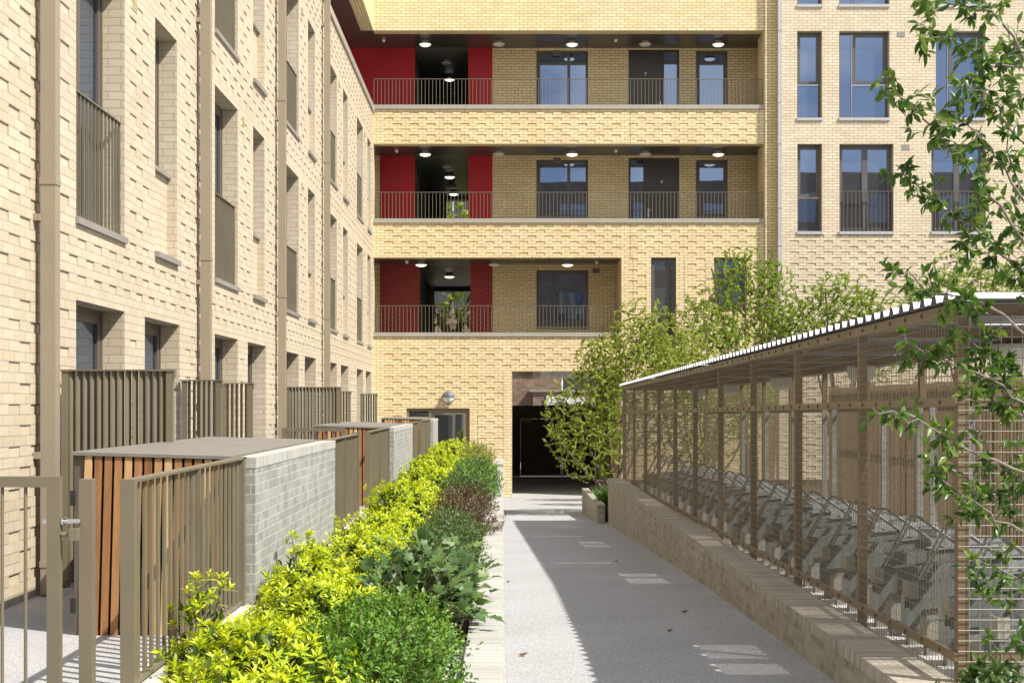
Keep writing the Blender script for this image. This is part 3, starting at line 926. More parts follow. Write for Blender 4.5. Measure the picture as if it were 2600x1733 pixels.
m.hexa([(7.30, YR - .13, 2.9), (7.39, YR - .13, 2.9), (7.39, YR - .04, 2.9), (7.30, YR - .04, 2.9), (7.30, YR - .13, 2.9), (7.39, YR - .13, 2.9), (7.39, YR - .04, 2.9), (7.30, YR - .04, 2.9)])
m.tube([(7.345, YR - .085, 2.95), (7.345, YR - .085, 2.7), (7.22, YR - .085, 2.4), (7.22, YR - .085, -2.4)], .048, 8)
for z in (4.2, 5.2, 6.9, 8.0, 9.9): m.box(7.29, 7.40, YR - .14, YR - .03, z, z + .05)
m.build('downpipe', M['pipe_grey'], rgt)

# ------------------------------------------------------------------ passage gate and the old block beyond
YP = 47.25
pg = thing('yard_gate', 'dark sheet-metal double gate closing the passage under the galleries', 'gate', (1.7, YP, -2.48))
for x0, x1 in ((.62, 1.99), (2.06, 3.15)):
    m = MB(); m.box(x0, x1, YP, YP + .05, -2.43, -.5)
    m.box(x0, x0 + .06, YP - .03, YP, -2.36, -.5); m.box(x1 - .06, x1, YP - .03, YP, -2.36, -.5)
    m.box((x0 + x1) / 2 - .02, (x0 + x1) / 2 + .02, YP - .02, YP, -2.36, -.5); m.box(x0 + .06, x1 - .06, YP - .022, YP, -1.48, -1.44)
    m.build('leaf', M['gate_dark'], pg)
m = MB(); m.box(.26, 3.17, YP, YP + .06, -.49, -.045); m.box(.26, .61, YP, YP + .06, -2.46, -.49); m.box(2.0, 2.05, YP - .02, YP + .06, -2.46, -.49)
m.build('frame', M['gate_dark'], pg)
m = MB(); m.box(.67, 1.02, YP - .07, YP - .03, -.60, -.52); m.build('door_closer', M['sill'], pg)
for x in (.32, .5):
    m = MB(); m.lathe((x, YP - .03, -.40), [(.05, 0), (.05, -.06), (.03, -.08), (.001, -.085)], 12, 'y'); m.build('lock', M['coping_metal'], pg)
old = thing('old_brick_block', 'old brown brick apartment block seen through the passage and corridors', 'building', (0, 60, -2.48))
PO = lambda u, v, d: (u, 60 + d, v)
mb = MB()
ow = [(2.55, 5.0, .55, 1.65, .12), (7.2, 8.8, -.9, 1.0, .12), (-3.1, -1.2, 3.9, 5.9, .12), (-6.2, -4.6, 3.9, 5.9, .12), (-3.1, -1.2, 7.2, 9.2, .12), (1.0, 2.6, 3.9, 5.9, .12), (4.2, 5.8, -.6, .25, .12)]
wall(mb, PO, -14, 18, -2.6, 11, ow)
mb.box(1.30, 4.6, 59.0, 60, -2.6, .53)
mb.box(-14, 18, 60.3, 66, 10.9, 11)
mb.build('wall', M['brick_dark'], old)
for a, b, c, d, r in ow:
    window(old, PO, a, b, c, d, .06, [(0, .5, 0, 1, False), (.5, 1, 0, 1, False)], M['white'], M['glass_far'], .06)
m = MB(); m.box(1.15, 4.75, 58.9, 60, .53, .62); m.build('porch_roof', M['sill'], old)
m = MB()
m.box(1.62, 1.86, 58.9, 59.0, -2.5, -.12); m.box(3.64, 3.88, 58.9, 59.0, -2.5, -.12); m.box(1.90, 3.60, 58.9, 59.0, -.02, .33); m.box(1.86, 1.99, 58.88, 58.99, -.1, .38)
m.build('doorcase', M['stone'], old)
m = MB(); m.box(1.87, 3.63, 58.93, 58.98, -2.5, -.12); m.build('door', plain_mat("dark_red_brown_door", (0.05, 0.018, 0.018), .4), old)
m = MB(); m.box(1.98, 2.8, 58.875, 58.9, .09, .29); sg = m.build('name_board', M['white'], old)
text_mesh('lettering', 'BLOCK E', .145, M['black'], sg, (2.34, 58.868, .19), .003)
beh = MB()
beh.box(-60, 60, -24, -18, -1.4, 15.4)
for x in range(-10, 11):
    for z in range(5):
        beh.box(x * 5 - 1, x * 5 + .8, -17.99, -17.95, -.3 + z * 3.1, 1.5 + z * 3.1, 1)
tag(beh.build('brick_apartment_slab', [M['brick_dark'], M['glass_far']]), 'long dark brick apartment slab reflected in the windows of the plain block', 'building')

# ------------------------------------------------------------------ raised bed, kerb, grey brick walls, bin stores
m = MB()
for a, b, z in ((2.5, 15.5, -1.42), (15.5, 24.8, -1.305), (24.8, 30.8, -1.20)):
    m.box(-.205, .0, a, b, -2.6, z - .061)
pw = thing('raised_bed_wall', 'low pale brick wall edging the planted bed along the path', 'wall', (0, 10, -1.5))
m.box(-1.5, .0, 30.8, 31.0, -2.6, -1.262)
m.build('wall', M['brick_grey'], pw)
m = MB()
for a, b, z in ((2.5, 15.5, -1.42), (15.498, 24.8, -1.305), (24.798, 31.0, -1.20)):
    x0, x1 = -.215, .012
    A = [(x0, a, z - .061), (x1, a, z - .061), (x1, b, z - .061), (x0, b, z - .061), (x0, a, z), (x1, a, z), (x1, b, z), (x0, b, z)]
    for q in ((3, 2, 1, 0), (4, 5, 6, 7), (0, 1, 5, 4), (2, 3, 7, 6)):
        m.face([A[k] for k in q], 0, None)
    for q in ((1, 2, 6, 5), (3, 0, 4, 7)):
        m.face([A[k] for k in q], 0, [(.1, A[k][1]) for k in q])
m.build('coping', M['coping_grey'], pw)
k = MB(); k.box(-1.68, -1.5, -3, 34, -1.9, -1.225)
tag(k.build('kerb_stone', M['stone'], None, False, .008), kind='structure')

BIN0 = (8.48, 19.28, 30.05)
nth = ('nearest', 'second', 'farthest')
for i, y0 in enumerate(BIN0):
    y1 = y0 + (4.04 if i < 2 else 2.4)
    zt = -.325
    t = thing('bin_screen_wall', f"grey brick wall with brick-on-edge top shielding the {('near', 'middle', 'far')[i]} bin store from the bed", 'wall', (-1.57, y0, -1.5), 'grey brick walls beside the bed')
    m = MB(); m.box(-1.63, -1.515, y0, y1, -1.7, zt - .066); m.build('wall', M['brick_grey'], t)
    m = MB()
    x0, x1, a, b = -1.634, -1.511, y0 - .003, y1 + .003
    A = [(x0, a, zt - .066), (x1, a, zt - .066), (x1, b, zt - .066), (x0, b, zt - .066), (x0, a, zt), (x1, a, zt), (x1, b, zt), (x0, b, zt)]
    m.face([A[k] for k in (4, 5, 6, 7)]); m.face([A[k] for k in (0, 1, 5, 4)]); m.face([A[k] for k in (2, 3, 7, 6)])
    for q in ((1, 2, 6, 5), (3, 0, 4, 7)): m.face([A[k] for k in q], 0, [(.1, A[k][1]) for k in q])
    m.build('coping', M['coping_grey'], t)

def bin_store(y0, y1, label):
    t = thing('bin_store', label, 'bin store', (-2.2, y0, -1.415), 'timber bin stores on the terrace')
    xl, xr, zl, zr = -2.64, -1.66, -.29, -.318
    ym = (y0 + y1) / 2
    for a, b in ((y0 - .03, ym - .01), (ym + .01, y1)):
        m = MB()
        m.hexa([(xl, a, zl - .02), (xr, a, zr - .02), (xr, b, zr - .02), (xl, b, zl - .02), (xl, a, zl), (xr, a, zr), (xr, b, zr), (xl, b, zl)])
        m.build('lid', M['lid'], t, False, .004)
    m = MB()
    m.box(xl + .01, xl + .07, y0, y0 + .05, -1.48, zl - .025); m.box(xr - .05, xr, y0, y0 + .05, -1.48, zr - .025)
    m.box(xl + .07, xr - .05, y0 + .02, y0 + .05, -.50, -.44); m.box(xl + .07, xr - .05, y0 + .02, y0 + .05, -1.44, -1.38)
    m.box(xl + .07, xr - .05, y0 + .02, y0 + .04, zr - .06, zr - .03)
    m.box(xl + .02, xl + .06, y0 + .05, y1, zl - .09, zl - .03); m.box(xl + .02, xl + .06, y1 - .05, y1, -1.415, zl - .03)
    m.build('frame', M['bronze_dark'], t)
    m = MB()
    n = 14
    for k in range(n):
        x = xl + .075 + k * .0612 + .006
        u0 = k * .0612 + 3.0612 * (i + 1)
        dx = -.03 if i == 0 else 0       # the near door hangs a little out of true
        top, bot = zl - .024 + (zr - zl) * k / n, -1.47
        p = [(x + dx, y0 - .018, bot), (x + .044 + dx, y0 - .018, bot), (x + .044 + dx, y0 + .004, bot), (x + dx, y0 + .004, bot),
             (x, y0 - .018, top), (x + .044, y0 - .018, top), (x + .044, y0 + .004, top), (x, y0 + .004, top)]
        for q in ((3, 2, 1, 0), (4, 5, 6, 7), (0, 1, 5, 4), (1, 2, 6, 5), (2, 3, 7, 6), (3, 0, 4, 7)):
            m.face([p[w] for w in q], 0, [(u0 + .02 + .02 * ((w in (1, 2, 5, 6)) - .5), p[w][2] + k * 3.7) for w in q])
    m.build('slats', M['wood'], t)
    m = MB(); m.box(xl + .08, xr - .01, y0 + .06, y1 - .06, -1.41, zr - .026); m.build('lining', M['dark'], t)
    for z in (-.62, -1.28):
        m = MB(); m.box(xl - .012, xl + .018, y0 - .012, y0 + .02, z, z + .09); m.build('hinge', M['black'], t)
    return t
i = 0
bin_store(8.5, 12.5, 'near timber-slatted bin store with two grey metal lids')
i = 1
bin_store(19.3, 23.3, 'middle timber-slatted bin store behind the second grey wall')
i = 2
bin_store(30.07, 32.6, 'far timber-slatted bin store under the ground-floor door')

# fences, gate posts, gates
def fence(y0, y1, label, post_front=True):
    x, zb, zt = -1.60, -1.225, -.322
    t = thing('fence_panel', label, 'fence', (x, y0, zb), 'bronze bar fences along the bed')
    m = MB(); m.box(x - .03, x + .03, y0 + .055, y1, zt - .012, zt); m.build('top_rail', M['bronze'], t)
    m = MB(); m.box(x - .02, x + .02, y0 + .055, y1, zb + .015, zb + .03); m.build('bottom_rail', M['bronze'], t)
    m = MB(); n = int((y1 - y0) / .122)
    for k in range(1, n):
        y = y0 + .05 + (y1 - y0 - .05) * k / n
        m.box(x - .006, x + .006, y - .018, y + .018, zb + .03, zt - .012)
    m.build('bars', M['bronze'], t)
    for y, w in ((y0, .055), ((y0 + y1) / 2, .012), (y1 - .05, .05)):
        m = MB(); m.box(x - .03, x + .03, y, y + w, zb - .02, zt - .0125 if w < .05 else zt + .002)
        m.build('post', M['bronze'], t)
fence(5.9, 8.47, 'bronze bar fence between the garden gate and the near grey wall')
fence(12.54, 15.2, 'bronze bar fence running on behind the near grey wall')
fence(16.4, 19.27, 'bronze bar fence ending at the middle grey wall')
fence(23.34, 25.9, 'bronze bar fence just beyond the middle grey wall')
fence(27.2, 30.03, 'bronze bar fence ending at the far grey wall')
m = MB(); m.box(-1.80, -1.745, 5.88, 5.94, -1.415, -.318); m.tube([(-1.87, 5.86, -.55), (-1.80, 5.86, -.55)], .011, 8); m.box(-1.83, -1.795, 5.84, 5.88, -.575, -.525)
tag(m.build('gate_post', M['bronze'], None, False, .003), 'bronze square gate post with a latch keep beside the near fence', 'post')
m = MB(); m.box(-1.66, -1.60, 15.24, 15.30, -1.415, -.31)
tag(m.build('gate_post', M['bronze'], None, False, .003), 'slim bronze gate post where the second fence stops', 'post')
def gate(x0, x1, y, label, zt=-.305):
    t = thing('garden_gate', label, 'gate', (x0, y, -1.38), 'bronze garden gates')
    m = MB(); m.box(x1 - .055, x1, y, y + .04, -1.37, zt); m.box(x0, x0 + .055, y, y + .04, -1.37, zt)
    m.box(x0 + .055, x1 - .055, y, y + .04, zt - .045, zt); m.box(x0 + .055, x1 - .055, y, y + .04, -1.37, -1.325)
    m.build('frame', M['bronze'], t, False, .006)
    m = MB()
    x = x1 - .055 - .095
    while x > x0 + .08:
        m.tube([(x, y + .02, -1.325), (x, y + .02, zt - .045)], .0078, 8, 0, False); x -= .099
    m.build('bars', M['bronze'], t, True)
    m = MB(); m.tube([(x1 - .075, y + .02, zt - .19), (x1 + .085, y + .02, zt - .19)], .010, 8); m.lathe((x1 + .01, y + .02, zt - .19), [(.018, -.01), (.018, .01)], 8, 'y')
    m.tube([(x1 + .005, y + .02, zt - .19), (x1 + .012, y + .02, zt - .19)], .02, 8)
    m.build('latch_bolt', M['steel'], t)
gate(-2.74, -1.872, 5.85, 'bronze garden gate with thin bars and a latch bolt, cut by the picture edge')
gate(-2.87, -2.05, 18.0, 'bronze garden gate half hidden behind the near bin store')

# slatted privacy screens on the house wall
def screen(x0, x1, y, zt, label, flip):
    t = thing('privacy_screen', label, 'screen', ((x0 + x1) / 2, y, -1.415), 'fin privacy screens against the houses')
    w = .052
    for x in (x0, x1 - w):
        m = MB(); m.box(x, x + w, y, y + .05, -1.41, zt - .008); m.build('post', M['bronze'], t)
    m = MB(); m.box(x0 - .015, x1 + .015, y - .01, y + .06, zt - .006, zt + .006); m.box(x1 + .004, x1 + .015, y, y + .05, zt - .06, zt - .006)
    m.build('cap', M['bronze'], t)
    m = MB()
    n = int((x1 - x0 - 2 * w) / .052)
    p = (x1 - x0 - 2 * w) / n
    s = 1 if flip else -1
    for k in range(n):
        cx = x0 + w + (k + .5) * p
        a = (cx - s * .0155, y + .008); b = (cx + s * .0155, y + .042)
        d = .005
        q = [(a[0] - d, a[1]), (a[0] + d, a[1]), (b[0] + d, b[1]), (b[0] - d, b[1])]
        m.hexa([(*v, -1.38) for v in q] + [(*v, zt - .006) for v in q])
    m.build('fins', M['bronze'], t)
screen(-3.41, -2.55, 10.7, .263, 'wide bronze fin screen behind the near bin store', True)
screen(-3.42, -3.0, 14.75, .255, 'narrow bronze fin screen before the second downpipe', False)
screen(-3.36, -2.98, 16.5, .25, 'narrow bronze fin screen just after the second downpipe', False)
screen(-3.37, -2.52, 21.45, .263, 'wide bronze fin screen by the third downpipe', True)
screen(-3.40, -3.01, 27.4, .25, 'narrow bronze fin screen after the fourth downpipe', False)
screen(-3.43, -3.03, 33.4, .25, 'farthest narrow bronze fin screen near the gallery wall', False)

# ------------------------------------------------------------------ low wall on the right of the path
lw = thing('low_path_wall', 'long low warm-grey brick wall under the cycle shelter', 'wall', (1.85, 6, -1.5))
m = MB(); m.box(1.75, 2.0, 3, 23.0, -2.6, -1.291); m.build('wall', M['brick_low'], lw)
m = MB()
x0, x1, a, b, z = 1.742, 2.005, 3, 23.006, -1.225
A = [(x0, a, z - .066), (x1, a, z - .066), (x1, b, z - .066), (x0, b, z - .066), (x0, a, z), (x1, a, z), (x1, b, z), (x0, b, z)]
m.face([A[k] for k in (4, 5, 6, 7)]); m.face([A[k] for k in (0, 1, 5, 4)]); m.face([A[k] for k in (2, 3, 7, 6)])
for q in ((1, 2, 6, 5), (3, 0, 4, 7)): m.face([A[k] for k in q], 0, [(.1, A[k][1]) for k in q])
m.build('coping', M['coping_low'], lw)
m = MB(); m.box(1.58, 1.70, 23.0, 27.5, -2.6, -1.72); m.box(1.70, 2.6, 27.38, 27.5, -2.6, -1.72)
tp = thing('small_planter_wall', 'short low brick planter wall at the far end of the cycle shelter', 'wall', (1.64, 25, -2.1))
m.build('wall', M['brick_low'], tp)
m = MB(); m.box(1.575, 1.705, 22.99, 27.51, -1.72, -1.66); m.build('coping', M['coping_low'], tp)
m = MB(); m.box(1.70, 12, 23.6, 27.4, -2.45, -1.80); m.box(2.4, 14, 27.4, 36.0, -2.45, -1.95)
tag(m.build('garden_soil', M['soil']), kind='structure')

# ------------------------------------------------------------------ cycle shelter
SX0, SX1 = 2.0, 3.36
PY = [6.09 + 1.69 * k for k in range(11)]
SE = PY[-1] + .05
sh = thing('cycle_shelter', 'long tan steel mesh cycle shelter with a white ribbed roof', 'shelter', (2.8, 6, -1.4))
sl = lambda z0, y: z0 - 0.00895 * (y - 6.09)
def beam(mb, x0, x1, z0, z1, ya, yb):
    mb.hexa([(x0, ya, sl(z0, ya)), (x1, ya, sl(z0, ya)), (x1, yb, sl(z0, yb)), (x0, yb, sl(z0, yb)),
             (x0, ya, sl(z1, ya)), (x1, ya, sl(z1, ya)), (x1, yb, sl(z1, yb)), (x0, yb, sl(z1, yb))])
for y in PY:
    for x in (SX0, SX1):
        m = MB(); m.box(x + .004, x + .050, y, y + .05, zf(y) - .02, sl(.40, y)); m.build('post', M['shelter'], sh)
m = MB()
for x in (SX0, SX1):
    beam(m, x - .012, x + .075, .395, .445, PY[0], SE)
    beam(m, x - .012, x + .003, -.008, .03, PY[0] + .001, SE); beam(m, x - .012, x + .003, -1.13, -1.09, PY[0] + .001, SE)
for y in PY:
    m.box(SX0 + .08, SX1 - .015, y, y + .05, sl(.39, y), sl(.44, y))
m.box(SX0 + .065, SX1, PY[0] - .004, PY[0] + .03, -.008, .03); m.box(SX0 + .065, SX1, PY[0] - .004, PY[0] + .03, -1.13, -1.09)
m.build('rails', M['shelter'], sh)
m = MB()
for y in np.arange(PY[0] + .2, SE, .27):
    for z in (.42, .011, -1.11): m.box(SX0 - .02, SX0 - .012, y, y + .018, sl(z, y) - .009, sl(z, y) + .009)
m.build('bolts', M['shelter'], sh)
wr = .0015
def rod(mb, a, b, r=wr):
    mb.tube([a, b], r, 4, 0, False)
for x, nm in ((SX0 - .006, 'path'), (SX1 + .07, 'rear')):
    m = MB()
    y = PY[0] + .02
    while y < SE:
        rod(m, (x, y, zf(y) + .02), (x, y, sl(.40, y))); y += .045
    z = -1.36
    while z < .41:
        rod(m, (x - .003, PY[0], sl(z, PY[0])), (x - .003, SE, sl(z, SE))); z += .045
    m.build('mesh_panel', M['wire'], sh)
for y in (PY[0] - .006, SE):
    m = MB()
    x = SX0 + .05
    while x < SX1 + .06:
        rod(m, (x, y, zf(y) + .02), (x, y, sl(.40, y)), .002); x += .047
    z = -1.36
    while z < .41:
        rod(m, (SX0, y - .003, sl(z, y)), (SX1 + .06, y - .003, sl(z, y)), .0022); z += .046
    m.build('end_mesh', M['wire_end'], sh)
# roof sheet: ribs run across, with slots placed to throw sun patches on wall and path
RP = .171
SLOTS = [(6.55, 6.95, 2.65, 3.25), (7.22, 7.62, 2.65, 3.25), (11.25, 11.68, 2.65, 3.25), (11.92, 12.35, 2.65, 3.25), (13.4, 13.65, 1.945, 2.7), (16.12, 16.52, 2.65, 3.25),
         (16.8, 17.25, 2.65, 3.25), (18.2, 18.4, 1.945, 2.8), (20.9, 21.25, 2.65, 3.25)]
x0, x1 = 1.945, 3.45
prof = [(0, 0), (.085, 0), (.102, .034), (.150, .034), (RP, 0)]
top, m, vent = MB(), MB(), MB()
y = 5.95
def sheet(xa, xb, ya, yb, za, zb, ca, cb):
    A = [(xa, ya, sl(.452 + za, ca)), (xb, ya, sl(.452 + za, ca)), (xb, yb, sl(.452 + zb, cb)), (xa, yb, sl(.452 + zb, cb))]
    top.face([(p[0], p[1], p[2] + .002) for p in A]); m.face(A)
while y < SE:
    slot = None
    for s0, s1, xa, xb in SLOTS:
        if s0 < y + RP / 2 < s1: slot = (xa, xb)
    for (a, za), (b, zb) in zip(prof[:-1], prof[1:]):
        if slot is None: sheet(x0, x1, y + a, y + b, za, zb, y + a, y + b)
        else:
            if slot[0] > x0 + .01: sheet(x0, slot[0], y + a, y + b, za, zb, y + a, y + b)
            sheet(slot[1], x1, y + a, y + b, za, zb, y + a, y + b)
    if slot is not None:      # fine bars added to dim the sun falling through the slot
        q = y
        while q < y + RP:
            vent.box(slot[0], slot[1], q, q + .0115, sl(.455, y), sl(.459, y)); q += .0171
    y += RP
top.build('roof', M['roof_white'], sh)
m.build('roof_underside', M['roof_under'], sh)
vent.build('sun_dimming_grating', M['roof_under'], sh)

# cycle racks
def rack(high):
    y0 = 6.35
    zt = -.98 if high else -1.15
    fl = zf(y0)
    t = thing('cycle_rack', '', 'cycle rack', (2.8, y0, fl), 'galvanised cycle racks in the shelter')
    m = MB()
    ang = .10
    xa, xb = 2.26, 3.30
    za, zb = zt, zt + ang
    w = .05
    for yy in (y0 - w, y0 + w - .004):
        m.hexa([(xa, yy, za - .15), (xb, yy, zb - .15), (xb, yy + .004, zb - .15), (xa, yy + .004, za - .15), (xa, yy, za), (xb, yy, zb), (xb, yy + .004, zb), (xa, yy + .004, za)])
    m.hexa([(xa, y0 - w, za - .10), (xb, y0 - w, zb - .10), (xb, y0 + w, zb - .10), (xa, y0 + w, za - .10), (xa, y0 - w, za - .096), (xb, y0 - w, zb - .096), (xb, y0 + w, zb - .096), (xa, y0 + w, za - .096)])
    m.build('channel', M['galv_dull'], t)
    m = MB(); m.box(xa - .012, xa - .002, y0 - w, y0 + w, za - .08, za + .01); m.box(xa - .012, xa + .045, y0 - w - .012, y0 - w - .002, za - .085, za + .012)
    m.build('end_plate', M['coping_metal'], t)
    for dy in ((-.035, .035) if high else ()):
        m = MB()
        ap = za + .33
        pts = [(xa + .02, y0 + dy, za - .06), (xa + .20, y0 + dy, ap - .06)]
        pts += [(xa + .20 + .05 - .05 * math.cos(q), y0 + dy, ap - .06 + .05 * math.sin(q)) for q in np.linspace(.5, 2.4, 5)]
        pts += [(xa + .72, y0 + dy, zt + .0)]
        m.tube(pts, .0075, 6); m.build('hoop', M['galv'], t, True)
    if high:
        m = MB(); m.hexa([(2.80, y0 - .065, zt + .05), (3.28, y0 - .065, zt + .10), (3.28, y0 + .065, zt + .10), (2.80, y0 + .065, zt + .05),
                          (2.80, y0 - .065, zt + .06), (3.28, y0 - .065, zt + .115), (3.28, y0 + .065, zt + .115), (2.80, y0 + .065, zt + .06)])
        m.box(2.80, 3.28, y0 - .065, y0 - .058, zt + .08, zt + .13)
        m.build('tray', M['galv_sunlit'], t)
    m = MB(); m.box(xa + .1, xa + .16, y0 - .03, y0 + .03, fl, za - .10); m.build('leg', M['galv'], t)
    return t
rh, rl = rack(True), rack(False)
for j in range(24):
    for base, nm, dy in ((rh, 'upper', 0), (rl, 'lower', .35)):
        y = 6.35 + j * .69 + dy
        if y > SE - .3: continue
        t = base if j == 0 else copy_tree(base)
        t.location.y = y; t.location.z = zf(y) + H
        t["label"] = f"galvanised {nm}-tier cycle rack, {ORD[j]} of its tier from the open near end of the shelter"
for i, y in enumerate((8.3, 8.62, 9.7, 10.55, 10.9, 11.9, 12.6, 13.7, 14.1, 15.6, 17.2, 18.9)):
    t = MB(); t.box(3.26, 3.31, y, y + .04, zf(y), .02 - .008 * i); t.box(3.31, 3.32, y - .02, y + .06, zf(y), zf(y) + .12)
    tag(t.build('rack_upright', M['galv']), f"galvanised upright at the back of the cycle racks, {ORD[i]} from the near end", 'rack post', 'galvanised uprights in the shelter')
t = thing('slatted_screen', 'tall brown slatted screen standing behind the cycle shelter', 'fence', (5.2, 10, -1.5))
m = MB()
for k in range(130):
    y = 9.2 + k * .1
    m.hexa([(5.20, y, -1.7), (5.23, y, -1.7), (5.25, y + .075, -1.7), (5.22, y + .075, -1.7), (5.20, y, .26), (5.23, y, .26), (5.25, y + .075, .26), (5.22, y + .075, .26)])
m.build('slats', M['shelter'], t)
m = MB()
for z in (.15, -.7, -1.45): m.box(5.26, 5.30, 9.2, 22.2, z, z + .06)
m.build('rail', M['shelter'], t)
for k in range(7):
    m = MB(); m.box(5.30, 5.37, 9.2 + k * 2.15, 9.27 + k * 2.15, -1.8, .3); m.build('post', M['shelter'], t)
# shelter lamps
for i, y in enumerate((7.9, 11.2, 14.4, 17.6, 20.6)):
    z = sl(.36, y)
    t = thing('shelter_lamp', f"white bulkhead lamp under the ribbed shelter roof, {ORD[i]} from the near end", 'lamp', (2.9, y, z), 'bulkhead lamps in the shelter')
    m = MB(); m.box(2.86, 2.94, y - .03, y + .03, z, z + .035); m.build('bracket', M['shelter'], t)
    m = MB(); m.lathe((2.9, y, z), [(.001, 0), (.11, 0), (.115, -.02), (.108, -.08), (.09, -.115), (.05, -.135), (.001, -.14)], 20); m.build('bowl', M['lamp_off'], t, True)

# ------------------------------------------------------------------ foliage
def leaf_object(name, pos, dirs, nrm, ln, wd, rnd, mat, parent, fold=0.25, shape='leaf', droop=0.0):
    """many small folded leaves: pos,dirs,nrm are (n,3); one mesh"""
    n = len(pos)
    d = dirs / np.maximum(1e-9, np.linalg.norm(dirs, axis=1, keepdims=True))
    s = np.cross(d, nrm); s /= np.maximum(1e-9, np.linalg.norm(s, axis=1, keepdims=True))
    u = np.cross(s, d)
    ln = ln[:, None]; wd = wd[:, None]
    base = pos
    if shape == 'leaf':
        m1 = pos + d * ln * .38 - u * ln * droop * .1
        m2 = pos + d * ln * .72 - u * ln * droop * .45
        tip = pos + d * ln - u * ln * droop
        up = u * wd * fold
        V = np.stack([base, m1 + s * wd * .5 + up, m2 + s * wd * .36 + up * .8, tip, m2 - s * wd * .36 + up * .8, m1 - s * wd * .5 + up], 1)
        V = np.concatenate([V, (m1)[:, None], (m2)[:, None]], 1)          # 8 verts
        faces = np.array([[0, 1, 6, 6], [1, 2, 7, 6], [2, 3, 7, 7], [0, 6, 5, 5], [6, 7, 4, 5], [7, 3, 4, 4]])
        quads = [(0, 1, 6), (1, 2, 7, 6), (2, 3, 7), (0, 6, 5), (6, 7, 4, 5), (7, 3, 4)]
    elif shape == 'small':
        mid = pos + d * ln * .5
        up = u * wd * fold
        V = np.stack([base, mid + s * wd * .5 + up, pos + d * ln, mid - s * wd * .5 + up], 1)
        quads = [(0, 1, 2), (0, 2, 3)]
    else:   # lobed hand-shaped leaf
        prof = [(0, 0), (.10, .30), (.28, .62), (.38, .34), (.60, .58), (.72, .50), (.70, .26), (.98, .06), (1.06, 0)]
        R = [pos + d * ln * a - u * ln * droop * a * a + s * wd * b + u * wd * b * fold for a, b in prof]
        Lf = [pos + d * ln * a - u * ln * droop * a * a - s * wd * b + u * wd * b * fold for a, b in prof[1:-1]]
        C_ = [pos + d * ln * a - u * ln * droop * a * a for a in (.2, .45, .7)]
        V = np.stack(R + Lf + C_, 1)
        c0, c1, c2 = 16, 17, 18
        quads = [(0, 1, 16), (1, 2, 16), (2, 3, 17, 16), (3, 4, 17), (4, 5, 18, 17), (5, 6, 18), (6, 7, 18), (7, 8, 18),
                 (0, 16, 9), (9, 16, 10), (10, 16, 17, 11), (11, 17, 12), (12, 17, 18, 13), (13, 18, 14), (14, 18, 15), (15, 18, 8)]
    k = V.shape[1]
    verts = V.reshape(-1, 3)
    nl = sum(len(q) for q in quads)
    li = np.concatenate([np.array(q) for q in quads])
    loops = (li[None, :] + (np.arange(n) * k)[:, None]).ravel()
    lens = np.tile(np.array([len(q) for q in quads]), n)
    starts = np.concatenate([[0], np.cumsum(lens)[:-1]])
    me = bpy.data.meshes.new(name)
    me.vertices.add(len(verts)); me.loops.add(len(loops)); me.polygons.add(len(lens))
    off = np.array([0, 0, H], float)
    q = parent
    while q is not None:
        off = off - np.array(q.location); q = q.parent
    me.vertices.foreach_set("co", (verts + off).astype(np.float32).ravel())
    me.loops.foreach_set("vertex_index", loops.astype(np.int32))
    me.polygons.foreach_set("loop_start", starts.astype(np.int32))
    me.polygons.foreach_set("loop_total", lens.astype(np.int32))
    uvl = me.uv_layers.new(name="UVMap")
    uv = np.zeros((len(loops), 2), np.float32)
    uv[:, 0] = np.repeat(rnd, nl)
    uvl.data.foreach_set("uv", uv.ravel())
    me.materials.append(mat)
    me.update(calc_edges=True)
    me.validate()
    o = bpy.data.objects.new(name, me)
    COL.objects.link(o)
    if parent is not None: o.parent = parent
    return o

def rvec(n):
    v = RNG.normal(size=(n, 3))
    return v / np.linalg.norm(v, axis=1, keepdims=True)

def rosettes(tips, axes, per, L, W, spread=1.0):
    """whorls of leaves opening round each shoot tip"""
    P_, D_, N_, l_, w_, r_ = [], [], [], [], [], []
    for t, a in zip(tips, axes):
        a = a / np.linalg.norm(a)
        b = np.cross(a, [0.31, 0.77, 0.2]); b /= np.linalg.norm(b)
        c = np.cross(a, b)
        k = per + RNG.integers(-2, 3)
        ph = RNG.random() * 6.28
        tone = RNG.random()
        for j in range(k):
            an = ph + j * 2.4
            el_ = .15 + .95 * (j / k) + RNG.normal() * .12
            dv = (b * math.cos(an) + c * math.sin(an)) * math.cos(el_) * spread + a * math.sin(el_)
            h = -.55 * L * (1 - j / k)
            P_.append(t + a * h); D_.append(dv); N_.append(a + RNG.normal(size=3) * .25)
            s = (1.05 - .45 * j / k) * (0.8 + .4 * RNG.random())
            l_.append(L * s); w_.append(W * s)
            r_.append(min(1, max(0, .25 + .45 * j / k + .35 * (tone - .5) + RNG.normal() * .1)))
    return np.array(P_), np.array(D_), np.array(N_), np.array(l_), np.array(w_), np.array(r_)

def dome(n, rx, ry, h, z0=.12, shell=.5):
    """tips in a lumpy mound; returns points from the base and outward axes"""
    pts, ax = [], []
    lob = [(RNG.random() * 6.28, .75 + .5 * RNG.random()) for _ in range(5)]
    while len(pts) < n:
        a = RNG.random() * 6.28; e = math.asin(RNG.random() ** .8) if RNG.random() < .85 else RNG.random() * .4
        rr = shell + (1 - shell) * RNG.random() ** .6
        wob = 1 + .22 * sum(math.sin(a * (k + 1) + p) * m_ / 5 for k, (p, m_) in enumerate(lob)) + .12 * RNG.normal()
        x, y_, z = math.cos(a) * math.cos(e) * rx * rr * wob, math.sin(a) * math.cos(e) * ry * rr * wob, z0 + math.sin(e) * (h - z0) * rr * wob
        pts.append((x, y_, z)); ax.append((x / rx * .8, y_ / ry * .8, .55 + z / h))
    return np.array(pts), np.array(ax)

